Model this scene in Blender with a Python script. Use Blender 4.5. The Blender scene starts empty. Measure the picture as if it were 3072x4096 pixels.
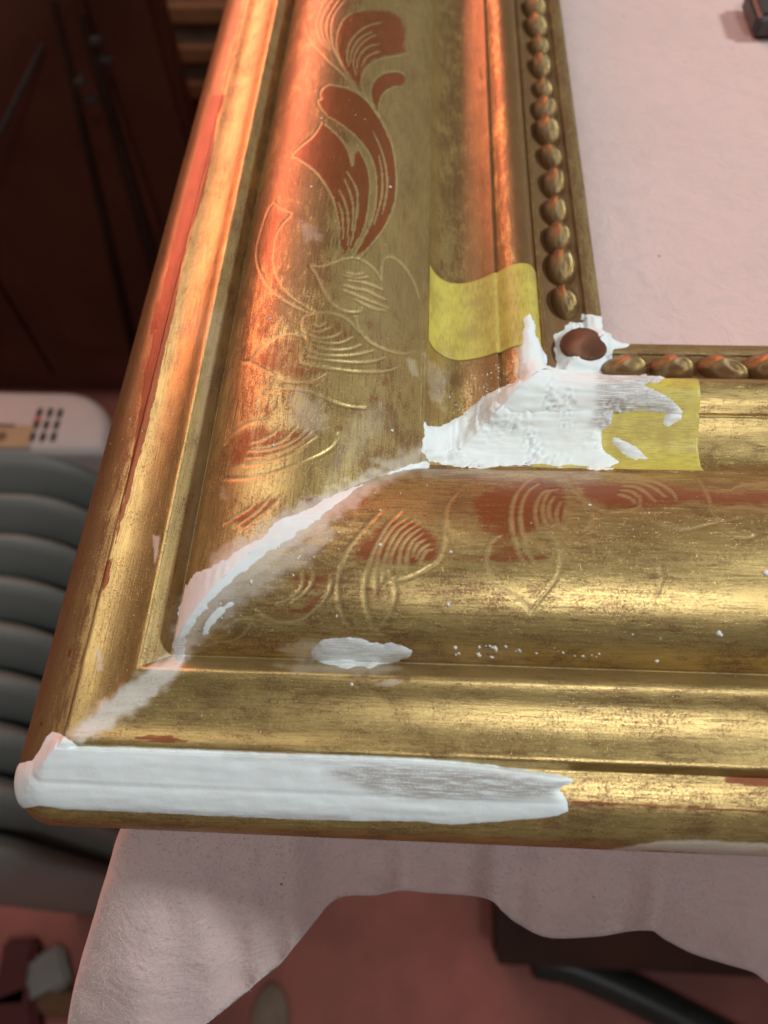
import bpy, bmesh, math, random
import numpy as np
from mathutils import Matrix, Vector

# ------------------------------------------------------------------ camera, light, exposure
MM = 0.001
FPX, CX, CY = 3076.46, 1536.0, 2048.0            # focal length and centre in photograph pixels
CAM = np.array([33.8055, -47.6775, 142.8729])    # millimetres; the bench cloth is z = 0
ROT = np.array([[0.99866245, 0.02399914, -0.04579675],
                [0.04365776, -0.86594295, 0.49823368],
                [-0.0277002, -0.49956665, -0.86583247]])
scene = bpy.context.scene
col = scene.collection
cam_data = bpy.data.cameras.new('camera')
cam = bpy.data.objects.new('camera', cam_data)
col.objects.link(cam)
m = Matrix.Identity(4)
for i in range(3):
    m[i][0] = ROT[i, 0]; m[i][1] = -ROT[i, 1]; m[i][2] = -ROT[i, 2]; m[i][3] = CAM[i] * MM
cam.matrix_world = m
cam_data.sensor_fit = 'VERTICAL'
cam_data.sensor_height = 36.0
cam_data.sensor_width = 27.0
cam_data.lens = FPX / 4096.0 * 36.0
cam_data.clip_start = 0.005
cam_data.clip_end = 50.0
cam_data.dof.use_dof = True
cam_data.dof.focus_distance = 0.142
cam_data.dof.aperture_fstop = 16.0
scene.camera = cam

world = bpy.data.worlds.new('World'); scene.world = world
world.use_nodes = True
world.node_tree.nodes['Background'].inputs[0].default_value = (1.0, 0.82, 0.70, 1)
world.node_tree.nodes['Background'].inputs[1].default_value = 0.095

def area(name, loc, target, size, power, color, size_y=None):
    l = bpy.data.lights.new(name, 'AREA'); l.energy = power; l.color = color
    l.size = size
    if size_y: l.shape = 'RECTANGLE'; l.size_y = size_y
    o = bpy.data.objects.new(name, l); col.objects.link(o)
    o.location = loc
    d = Vector(target) - Vector(loc)
    o.rotation_euler = d.to_track_quat('-Z', 'Y').to_euler()
    return o
area('window_lamp', (1.05, 0.22, 0.88), (0.04, 0.03, 0.02), 0.12, 12.0, (0.89, 0.99, 1.0))
area('bench_lamp', (0.30, -0.50, 0.86), (0.04, 0.03, 0.02), 0.13, 2.9, (0.95, 0.98, 1.0))
area('overhead_fill', (-0.50, 0.62, 1.02), (0.0, 0.05, 0.02), 0.80, 5.0, (1.0, 0.93, 0.86))  # added soft overhead light, brightens the left rail band and cloth flap
area('warm_room_lamp', (-0.62, 1.10, 0.30), (0.0, 0.12, 0.02), 0.80, 12.0, (1.0, 0.30, 0.19), 0.36)

scene.view_settings.view_transform = 'Standard'
scene.view_settings.look = 'None'
scene.view_settings.exposure = 0.0
scene.view_settings.gamma = 1.0
scene.render.engine = 'CYCLES'

# ------------------------------------------------------------------ helpers
rng = np.random.default_rng(7)
random.seed(7)

def tag(o, label=None, cat=None, group=None, kind=None):
    if label: o['label'] = label
    if cat: o['category'] = cat
    if group: o['group'] = group
    if kind: o['kind'] = kind
    return o

def empty(name, loc=(0, 0, 0)):
    o = bpy.data.objects.new(name, None); col.objects.link(o); o.location = loc
    o.empty_display_size = 0.02
    return o

def link(name, me, mat=None, parent=None):
    o = bpy.data.objects.new(name, me); col.objects.link(o)
    if mat: me.materials.append(mat)
    if parent is not None:
        o.parent = parent
        p = parent; off = Vector((0, 0, 0))
        while p is not None: off += p.location; p = p.parent
        o.location = -off
    return o

def mesh_np(name, V, F, smooth=True, attrs=None, uv=None):
    """V (n,3) metres, F (m,k) k = 3 or 4"""
    me = bpy.data.meshes.new(name)
    V = np.ascontiguousarray(V, dtype=np.float32); F = np.ascontiguousarray(F, dtype=np.int32)
    k = F.shape[1]
    me.vertices.add(len(V)); me.vertices.foreach_set('co', V.ravel())
    me.loops.add(F.size); me.loops.foreach_set('vertex_index', F.ravel())
    me.polygons.add(len(F))
    me.polygons.foreach_set('loop_start', np.arange(0, F.size, k, dtype=np.int32))
    if smooth: me.polygons.foreach_set('use_smooth', np.ones(len(F), dtype=bool))
    me.update(calc_edges=True)
    if attrs:
        for nm, a in attrs.items():
            at = me.attributes.new(nm, 'FLOAT', 'POINT')
            at.data.foreach_set('value', np.ascontiguousarray(a, dtype=np.float32))
    if uv is not None:
        l = me.uv_layers.new(name='UVMap')
        l.data.foreach_set('uv', np.ascontiguousarray(uv[F.ravel()], dtype=np.float32).ravel())
    me.validate()
    return me

def project(P):
    """mm points -> photograph pixels and depth"""
    q = (P - CAM) @ ROT
    return np.stack([q[..., 0] / q[..., 2] * FPX + CX, q[..., 1] / q[..., 2] * FPX + CY], -1), q[..., 2]

def ray(px, py):
    return ROT @ np.array([(px - CX) / FPX, (py - CY) / FPX, 1.0])

def at_depth(px, py, d): return CAM + ray(px, py) * d
def at_z(px, py, z):
    r = ray(px, py); return CAM + r * ((z - CAM[2]) / r[2])
def at_y(px, py, y):
    r = ray(px, py); return CAM + r * ((y - CAM[1]) / r[1])

def hash2(ix, iy, seed):
    h = (ix.astype(np.int64) * 374761393 + iy.astype(np.int64) * 668265263 + seed * 974711) & 0x7fffffff
    h = ((h ^ (h >> 13)) * 1274126177) & 0x7fffffff
    return ((h ^ (h >> 16)) & 0xffff) / 65535.0

def vnoise(x, y, seed=0):
    ix = np.floor(x); iy = np.floor(y); fx = x - ix; fy = y - iy
    fx = fx * fx * (3 - 2 * fx); fy = fy * fy * (3 - 2 * fy)
    a = hash2(ix, iy, seed); b = hash2(ix + 1, iy, seed); c = hash2(ix, iy + 1, seed); d = hash2(ix + 1, iy + 1, seed)
    return (a * (1 - fx) + b * fx) * (1 - fy) + (c * (1 - fx) + d * fx) * fy - 0.5

def fbm(x, y, seed=0, o=3):
    r = 0; a = 1.0
    for i in range(o):
        r = r + a * vnoise(x * 2 ** i, y * 2 ** i, seed + i * 17); a *= 0.5
    return r

def sstep(a, b, x):
    t = np.clip((x - a) / (b - a), 0, 1); return t * t * (3 - 2 * t)

def catmull(pts, n=10):
    P = np.array(pts, float)
    if len(P) < 3: return P
    Q = np.vstack([2 * P[0] - P[1], P, 2 * P[-1] - P[-2]]); out = []
    for i in range(1, len(Q) - 2):
        for t in np.linspace(0, 1, n, endpoint=False):
            out.append(0.5 * (2 * Q[i] + (Q[i + 1] - Q[i - 1]) * t + (2 * Q[i - 1] - 5 * Q[i] + 4 * Q[i + 1] - Q[i + 2]) * t * t
                              + (3 * Q[i] - Q[i - 1] - 3 * Q[i + 1] + Q[i + 2]) * t ** 3))
    out.append(P[-1]); return np.array(out)

def poly_dist(X, poly):
    """signed pixel distance to a closed polygon, positive inside"""
    p = np.asarray(poly, float); q = np.roll(p, -1, 0)
    dmin = np.full(len(X), 1e9); ins = np.zeros(len(X), bool)
    for a, b in zip(p, q):
        ab = b - a; L = ab @ ab + 1e-9
        t = np.clip(((X - a) @ ab) / L, 0, 1)
        dmin = np.minimum(dmin, np.hypot(*(X - a - t[:, None] * ab).T))
        c = (a[1] > X[:, 1]) != (b[1] > X[:, 1])
        with np.errstate(divide='ignore', invalid='ignore'):
            ins ^= c & (X[:, 0] < (b[0] - a[0]) * (X[:, 1] - a[1]) / (b[1] - a[1] + 1e-12) + a[0])
    return np.where(ins, dmin, -dmin)

def line_dist(X, pl):
    p = np.asarray(pl, float); dmin = np.full(len(X), 1e9); par = np.zeros(len(X))
    n = len(p) - 1
    for i in range(n):
        a = p[i]; b = p[i + 1]; ab = b - a; L = ab @ ab + 1e-9
        t = np.clip(((X - a) @ ab) / L, 0, 1)
        d = np.hypot(*(X - a - t[:, None] * ab).T)
        k = d < dmin; dmin[k] = d[k]; par[k] = (i + t[k]) / n
    return dmin, par

def bbox_sel(X, pts, pad):
    p = np.asarray(pts, float); lo = p.min(0) - pad; hi = p.max(0) + pad
    return np.nonzero((X[:, 0] > lo[0]) & (X[:, 0] < hi[0]) & (X[:, 1] > lo[1]) & (X[:, 1] < hi[1]))[0]

def box_bm(bm, c, s, rot=None):
    M = Matrix.Translation(Vector(c))
    if rot is not None: M = M @ rot
    M = M @ Matrix.Diagonal((s[0], s[1], s[2], 1))
    return bmesh.ops.create_cube(bm, size=1.0, matrix=M)['verts']

def bm_obj(name, bm, mat, parent=None, bevel=0.0, smooth=False, seg=2):
    if bevel > 0:
        bmesh.ops.bevel(bm, geom=list(bm.edges), offset=bevel, segments=seg, affect='EDGES', profile=0.5)
    me = bpy.data.meshes.new(name); bm.to_mesh(me); bm.free()
    for p in me.polygons: p.use_smooth = smooth
    return link(name, me, mat, parent)

def tube_mesh(name, pts, radii, n=12):
    P = np.array(pts, float); rings = []
    for i in range(len(P)):
        d = P[min(i + 1, len(P) - 1)] - P[max(i - 1, 0)]; d /= np.linalg.norm(d)
        a = np.cross(d, [0.13, 0.21, 1.0]); a /= np.linalg.norm(a); b = np.cross(d, a)
        an = np.linspace(0, 2 * np.pi, n, endpoint=False)
        rings.append(P[i] + radii[i] * (np.cos(an)[:, None] * a + np.sin(an)[:, None] * b))
    V = np.vstack(rings + [P[:1], P[-1:]]); F = []
    for i in range(len(P) - 1):
        for j in range(n):
            F.append((i * n + j, i * n + (j + 1) % n, (i + 1) * n + (j + 1) % n, (i + 1) * n + j))
    F = np.array(F)
    k0 = len(V) - 2; T = []
    caps = [(k0, (j + 1) % n, j, j) for j in range(n)] + [(k0 + 1, (len(P) - 1) * n + j, (len(P) - 1) * n + (j + 1) % n, 0) for j in range(n)]
    me = bpy.data.meshes.new(name)
    me.from_pydata(V.tolist(), [], F.tolist() + [c[:3] for c in caps])
    for p in me.polygons: p.use_smooth = True
    return me

# ------------------------------------------------------------------ materials
def mat_new(name):
    mt = bpy.data.materials.new(name); mt.use_nodes = True
    return mt, mt.node_tree.nodes, mt.node_tree.links, mt.node_tree.nodes['Principled BSDF']

class G:
    """small wrapper round a node tree"""
    def __init__(s, nt): s.n = nt.nodes; s.l = nt.links
    def put(s, sock, v):
        if hasattr(v, 'is_output') or isinstance(v, bpy.types.NodeSocket): s.l.new(v, sock)
        else: sock.default_value = v
    def math(s, op, a, b=0.0, clamp=False):
        n = s.n.new('ShaderNodeMath'); n.operation = op; n.use_clamp = clamp
        s.put(n.inputs[0], a); s.put(n.inputs[1], b); return n.outputs[0]
    def mix(s, f, a, b):
        n = s.n.new('ShaderNodeMix'); n.data_type = 'RGBA'
        s.put(n.inputs[0], f); s.put(n.inputs[6], a); s.put(n.inputs[7], b); return n.outputs[2]
    def mixf(s, f, a, b):
        n = s.n.new('ShaderNodeMix'); n.data_type = 'FLOAT'
        s.put(n.inputs[0], f); s.put(n.inputs[2], a); s.put(n.inputs[3], b); return n.outputs[0]
    def attr(s, nm):
        n = s.n.new('ShaderNodeAttribute'); n.attribute_name = nm; return n.outputs['Fac']
    def coord(s, which='UV', scale=(1, 1, 1), loc=(0, 0, 0)):
        t = s.n.new('ShaderNodeTexCoord'); mp = s.n.new('ShaderNodeMapping')
        mp.inputs['Scale'].default_value = scale; mp.inputs['Location'].default_value = loc
        s.l.new(t.outputs[which], mp.inputs[0]); return mp.outputs[0]
    def noise(s, vec, scale, detail=4, rough=0.6, dist=0.0):
        n = s.n.new('ShaderNodeTexNoise'); n.inputs['Scale'].default_value = scale
        n.inputs['Detail'].default_value = detail; n.inputs['Roughness'].default_value = rough
        n.inputs['Distortion'].default_value = dist
        s.l.new(vec, n.inputs['Vector']); return n.outputs['Fac']
    def voro(s, vec, scale, feature='F1'):
        n = s.n.new('ShaderNodeTexVoronoi'); n.feature = feature; n.inputs['Scale'].default_value = scale
        s.l.new(vec, n.inputs['Vector']); return n.outputs['Distance']
    def ramp(s, f, lo, hi, a=0.0, b=1.0):
        n = s.n.new('ShaderNodeMapRange'); n.interpolation_type = 'SMOOTHSTEP'
        s.put(n.inputs[0], f); n.inputs[1].default_value = lo; n.inputs[2].default_value = hi
        n.inputs[3].default_value = a; n.inputs[4].default_value = b; return n.outputs[0]
    def bump(s, h, strength, dist, prev=None):
        n = s.n.new('ShaderNodeBump'); n.inputs['Strength'].default_value = strength
        n.inputs['Distance'].default_value = dist; s.put(n.inputs['Height'], h)
        if prev is not None: s.l.new(prev, n.inputs['Normal'])
        return n.outputs[0]

def c4(r, g, b): return (r, g, b, 1.0)

# gilding: UV is in centimetres, x across the moulding and y along it
def gold_material():
    mt, n, l, b = mat_new('aged_gilding'); g = G(mt.node_tree)
    uv = g.coord('UV')
    streak = g.noise(g.coord('UV', (7, 1.3, 1)), 1.6, 8, 0.74, 0.3)
    streak2 = g.noise(g.coord('UV', (16, 0.7, 1), (4, 2, 0)), 2.0, 6, 0.7, 0.6)
    blot = g.noise(g.coord('UV', (1.0, 0.6, 1)), 1.3, 7, 0.72, 0.5)
    fine = g.noise(uv, 26.0, 4, 0.7)
    grit = g.noise(uv, 60.0, 3, 0.6)
    bole, line, smear, dull_shade, orange, rub_shade = [g.attr(k) for k in ('bole', 'line', 'smear', 'dull_shade', 'orange', 'rub_shade')]
    gold = g.mix(g.ramp(blot, 0.35, 0.7), c4(0.60, 0.43, 0.17), c4(0.45, 0.315, 0.125))
    gold = g.mix(g.math('MULTIPLY', g.ramp(streak2, 0.47, 0.62), 0.45), gold, c4(0.22, 0.135, 0.055))
    gold = g.mix(g.math('MULTIPLY', dull_shade, 0.75), gold, c4(0.24, 0.17, 0.08))
    # wear showing the red clay under the leaf, dragged along the moulding, plus painted sheen and shade
    wear_sheen_shade = g.math('ADD', g.math('MULTIPLY', streak, 0.55), g.math('MULTIPLY', fine, 0.45))
    wear_sheen_shade = g.math('ADD', wear_sheen_shade, g.math('MULTIPLY', g.math('SUBTRACT', blot, 0.5), 0.38))
    wear_sheen_shade = g.ramp(g.math('ADD', wear_sheen_shade, g.math('MULTIPLY', rub_shade, 0.20)), 0.475, 0.56)
    leafw = g.ramp(g.math('ADD', bole, g.math('MULTIPLY', g.math('SUBTRACT', g.math('ADD', g.math('MULTIPLY', streak, 0.6), g.math('MULTIPLY', fine, 0.4)), 0.5), 1.9)), 0.30, 0.75)
    red = g.math('MAXIMUM', g.math('MULTIPLY', wear_sheen_shade, 0.70), g.math('MULTIPLY', leafw, 0.88))
    red = g.math('MULTIPLY', red, g.math('SUBTRACT', 1.0, g.math('MULTIPLY', line, 0.95)))
    redc = g.mix(g.ramp(g.math('ADD', g.math('MULTIPLY', leafw, 0.5), g.math('MULTIPLY', fine, 0.6)), 0.25, 0.85), c4(0.17, 0.072, 0.032), c4(0.25, 0.053, 0.016))
    colr = g.mix(red, gold, redc)
    colr = g.mix(g.math('MULTIPLY', line, 0.8), colr, c4(0.50, 0.37, 0.18))
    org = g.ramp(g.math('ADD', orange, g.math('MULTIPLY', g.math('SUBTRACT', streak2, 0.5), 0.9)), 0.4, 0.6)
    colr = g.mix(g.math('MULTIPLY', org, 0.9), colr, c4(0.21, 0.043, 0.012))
    # dust, pits and fine cracks
    pits = g.math('MULTIPLY', g.ramp(g.voro(uv, 22.0), 0.10, 0.045), g.ramp(g.noise(uv, 3.0, 2), 0.46, 0.6))
    cr = g.math('MULTIPLY', g.ramp(g.voro(g.coord('UV', (1.6, 0.7, 1)), 7.0, 'DISTANCE_TO_EDGE'), 0.016, 0.004), g.ramp(g.noise(uv, 1.7, 3), 0.5, 0.66))
    scr = g.noise(g.coord('UV', (55, 0.8, 1), (7, 1, 0)), 1.0, 3, 0.5)
    scr = g.math('MULTIPLY', g.ramp(scr, 0.62, 0.68), g.ramp(g.noise(uv, 1.4, 3), 0.45, 0.6))
    speck = g.math('MULTIPLY', g.ramp(g.noise(g.coord('UV', (1.3, 0.8, 1)), 24.0, 2, 0.5), 0.60, 0.67), g.ramp(blot, 0.35, 0.6))
    dark = g.math('MAXIMUM', g.math('MAXIMUM', pits, g.math('MULTIPLY', cr, 0.6)), g.math('MAXIMUM', g.math('MULTIPLY', scr, 0.8), g.math('MULTIPLY', speck, 0.7)))
    colr = g.mix(g.math('MULTIPLY', dark, 0.75), colr, c4(0.07, 0.035, 0.02))
    sm = g.math('MULTIPLY', smear, g.ramp(g.math('ADD', g.math('MULTIPLY', streak, 0.6), g.math('MULTIPLY', fine, 0.4)), 0.25, 0.60, 0.5, 1.0))
    colr = g.mix(sm, colr, c4(0.68, 0.62, 0.55))
    l.new(colr, b.inputs['Base Color'])
    nonmetal = g.math('MAXIMUM', g.math('MAXIMUM', g.math('MULTIPLY', red, 0.38), g.math('MULTIPLY', org, 0.42)), g.math('MAXIMUM', sm, dark))
    l.new(g.math('MULTIPLY', g.math('SUBTRACT', 1.0, nonmetal, True), 0.74), b.inputs['Metallic'])
    b.inputs['Specular IOR Level'].default_value = 0.35
    rough = g.math('ADD', g.ramp(fine, 0.3, 0.75, 0.27, 0.40), g.math('MULTIPLY', dull_shade, 0.26))
    rough = g.math('ADD', rough, g.math('ADD', g.math('MULTIPLY', sm, 0.2), g.math('MULTIPLY', line, 0.12)))
    l.new(rough, b.inputs['Roughness'])
    nb = g.bump(streak2, 0.22, 0.0002)
    nb = g.bump(fine, 0.10, 0.00012, nb)
    nb = g.bump(grit, 0.05, 0.00005, nb)
    nb = g.bump(g.math('SUBTRACT', 1.0, dark), 0.5, 0.0001, nb)
    l.new(nb, b.inputs['Normal'])
    return mt
GOLD = gold_material()

def bead_material():
    mt, n, l, b = mat_new('dark_gilded_bead'); g = G(mt.node_tree)
    oc = g.coord('Object')
    oi = n.new('ShaderNodeObjectInfo')
    v = n.new('ShaderNodeVectorMath'); v.operation = 'ADD'
    l.new(oc, v.inputs[0]); cmb = n.new('ShaderNodeCombineXYZ'); l.new(oi.outputs['Random'], cmb.inputs[0]); l.new(cmb.outputs[0], v.inputs[1])
    ns = g.noise(v.outputs[0], 520, 4, 0.65); f2 = g.noise(v.outputs[0], 1500, 3)
    w = g.ramp(ns, 0.45, 0.58)
    c = g.mix(w, c4(0.42, 0.30, 0.11), c4(0.10, 0.038, 0.034))
    c = g.mix(g.ramp(f2, 0.6, 0.72), c, c4(0.05, 0.03, 0.02))
    l.new(c, b.inputs['Base Color']); l.new(g.math('SUBTRACT', 1.0, g.math('MULTIPLY', w, 0.7)), b.inputs['Metallic'])
    b.inputs['Roughness'].default_value = 0.24
    l.new(g.bump(ns, 0.35, 0.0006), b.inputs['Normal'])
    return mt
BEAD = bead_material()

def gesso_material():
    mt, n, l, b = mat_new('white_gesso'); g = G(mt.node_tree)
    uv = g.coord('UV'); thin = g.attr('thin')
    st = g.noise(g.coord('UV', (16, 0.8, 1)), 2.6, 5, 0.65); bl = g.noise(uv, 2.0, 4); fi = g.noise(uv, 30, 4, 0.6)
    c = g.mix(g.ramp(bl, 0.4, 0.65), c4(0.76, 0.81, 0.815), c4(0.76, 0.785, 0.78))
    tt = g.math('MULTIPLY', thin, g.ramp(g.math('ADD', g.math('MULTIPLY', st, 0.75), g.math('MULTIPLY', fi, 0.25)), 0.38, 0.56), True)
    c = g.mix(tt, c, c4(0.36, 0.315, 0.29))
    c = g.mix(g.math('MULTIPLY', g.ramp(g.voro(uv, 9.0), 0.07, 0.03), g.ramp(bl, 0.52, 0.6)), c, c4(0.3, 0.25, 0.2))
    l.new(c, b.inputs['Base Color']); b.inputs['Roughness'].default_value = 0.68
    b.inputs['Subsurface Weight'].default_value = 0.08
    b.inputs['Subsurface Radius'].default_value = (0.0006, 0.0005, 0.0004)
    b.inputs['Subsurface Scale'].default_value = 1.0
    nb = g.bump(bl, 0.12, 0.0010); nb = g.bump(st, 0.08, 0.0003, nb); nb = g.bump(fi, 0.16, 0.0002, nb)
    l.new(nb, b.inputs['Normal'])
    return mt
GESSO = gesso_material()

def tape_material():
    mt, n, l, b = mat_new('yellow_masking_tape'); g = G(mt.node_tree)
    uv = g.coord('UV')
    st = g.noise(g.coord('UV', (14, 1.2, 1)), 2.5, 5, 0.65); bl = g.noise(uv, 1.3, 4)
    stuck = g.ramp(g.math('ADD', g.math('MULTIPLY', st, 0.5), g.math('MULTIPLY', bl, 0.5)), 0.42, 0.6)
    c = g.mix(stuck, c4(0.66, 0.56, 0.11), c4(0.55, 0.43, 0.11))
    l.new(c, b.inputs['Base Color']); b.inputs['Roughness'].default_value = 0.38
    tr = n.new('ShaderNodeBsdfTransparent'); tr.inputs[0].default_value = c4(0.95, 0.80, 0.28)
    mx = n.new('ShaderNodeMixShader'); out = n['Material Output']
    l.new(g.ramp(stuck, 0, 1, 0.12, 0.26), mx.inputs[0]); l.new(b.outputs[0], mx.inputs[1]); l.new(tr.outputs[0], mx.inputs[2])
    l.new(mx.outputs[0], out.inputs['Surface'])
    crepe = g.noise(g.coord('UV', (2, 22, 1)), 3.0, 3)
    l.new(g.bump(crepe, 0.4, 0.00015), b.inputs['Normal'])
    return mt
TAPE = tape_material()

def felt_material():
    mt, n, l, b = mat_new('pale_pink_felt'); g = G(mt.node_tree)
    oc = g.coord('Object')
    bl = g.noise(oc, 14, 4); fib = g.noise(oc, 900, 4, 0.7, 0.6); mid = g.noise(oc, 160, 4, 0.6, 0.8)
    c = g.mix(g.ramp(bl, 0.3, 0.7), c4(0.66, 0.48, 0.455), c4(0.60, 0.445, 0.415))
    c = g.mix(g.math('MULTIPLY', g.ramp(mid, 0.45, 0.7), 0.35), c, c4(0.52, 0.41, 0.40))
    sp = g.math('MULTIPLY', g.ramp(g.voro(oc, 190), 0.09, 0.05), g.ramp(g.noise(oc, 60, 2), 0.60, 0.66))
    c = g.mix(g.math('MULTIPLY', sp, 0.8), c, c4(0.20, 0.10, 0.07))
    st = g.ramp(g.noise(oc, 22, 3, 0.5, 1.0), 0.66, 0.80)
    c = g.mix(g.math('MULTIPLY', st, 0.4), c, c4(0.30, 0.27, 0.22))
    l.new(c, b.inputs['Base Color']); b.inputs['Roughness'].default_value = 0.95
    b.inputs['Sheen Weight'].default_value = 0.3; b.inputs['Sheen Roughness'].default_value = 0.5
    nb = g.bump(g.noise(oc, 70, 3, 0.55, 1.2), 0.2, 0.0022); nb = g.bump(mid, 0.45, 0.0012, nb); nb = g.bump(fib, 0.5, 0.0005, nb)
    l.new(nb, b.inputs['Normal'])
    return mt
FELT = felt_material()

def simple(name, rgb, rough=0.6, metal=0.0, var=0.25, scale=30.0, bumpd=0.0):
    mt, n, l, b = mat_new(name); g = G(mt.node_tree); oc = g.coord('Object')
    ns = g.noise(oc, scale, 5, 0.6)
    d = tuple(x * (1 - var) for x in rgb); u = tuple(min(1, x * (1 + var)) for x in rgb)
    l.new(g.mix(g.ramp(ns, 0.3, 0.7), c4(*d), c4(*u)), b.inputs['Base Color'])
    b.inputs['Roughness'].default_value = rough; b.inputs['Metallic'].default_value = metal
    if bumpd: l.new(g.bump(ns, 0.4, bumpd), b.inputs['Normal'])
    return mt
FLOOR = simple('worn_red_floor', (0.46, 0.155, 0.125), 0.6, 0, 0.22, 7.0, 0.001)
DARKWOOD = simple('dark_mahogany', (0.095, 0.027, 0.014), 0.5, 0, 0.3, 5.0)
BLACKISH = simple('dark_metal_paint', (0.026, 0.010, 0.006), 0.8, 0, 0.3, 20.0)
BLACKISH.node_tree.nodes['Principled BSDF'].inputs['Specular IOR Level'].default_value = 0.08
TANWOOD = simple('plain_pine', (0.17, 0.085, 0.035), 0.6, 0, 0.25, 14.0, 0.0005)
PALEMETAL = simple('pale_metal', (0.07, 0.065, 0.06), 0.5, 0.3, 0.2, 20.0)
HEATGREY = simple('grey_enamel', (0.23, 0.25, 0.235), 0.5, 0, 0.08, 10.0)
HEATWHITE = simple('white_plastic', (0.52, 0.47, 0.45), 0.4, 0, 0.05, 10.0)
LABELTAN = simple('tan_sticker', (0.46, 0.31, 0.16), 0.5, 0, 0.06, 40.0)
HOLE = simple('vent_dark', (0.03, 0.03, 0.03), 0.8, 0, 0.1, 10.0)
HOSE = simple('dark_grey_rubber', (0.038, 0.044, 0.042), 0.38, 0, 0.15, 30.0)
RAWWOOD = simple('bench_wood', (0.16, 0.09, 0.05), 0.6, 0, 0.2, 12.0)
DARKGREY = simple('dark_grey_plastic', (0.055, 0.05, 0.05), 0.5, 0, 0.1, 30.0)
PALE = simple('pale_paper', (0.26, 0.27, 0.25), 0.7, 0, 0.1, 20.0)
CRIMSON = simple('crimson_card', (0.10, 0.014, 0.016), 0.6, 0, 0.1, 20.0)
BEIGE = simple('beige_scrap', (0.34, 0.26, 0.19), 0.7, 0, 0.15, 30.0)

# ------------------------------------------------------------------ the bench, its cloth and the floor
FLOOR_Z = -900.0
me = mesh_np('floor', np.array([[-4, -3, FLOOR_Z * MM], [4, -3, FLOOR_Z * MM], [4, 6, FLOOR_Z * MM], [-4, 6, FLOOR_Z * MM]]), np.array([[0, 1, 2, 3]]))
tag(link('floor', me, FLOOR), kind='structure')

TX, TY = -8.0, 6.0     # left and front edge of the bench top in mm
bench = empty('workbench', (0.4, 0.35, FLOOR_Z * MM))
tag(bench, 'wooden workbench hidden under the pale pink cloth', 'workbench')
bm = bmesh.new(); box_bm(bm, (0.4 + TX * MM, 0.38 + TY * MM, -0.0185), (0.8, 0.76, 0.03)); bm_obj('bench_top', bm, RAWWOOD, bench, 0.002)
for (lx, ly) in ((0.10, 0.12), (0.72, 0.12), (0.10, 0.68), (0.72, 0.68)):
    bm = bmesh.new(); box_bm(bm, (lx, ly, -0.4675), (0.06, 0.06, 0.865)); bm_obj('leg', bm, RAWWOOD, bench, 0.002)

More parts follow.
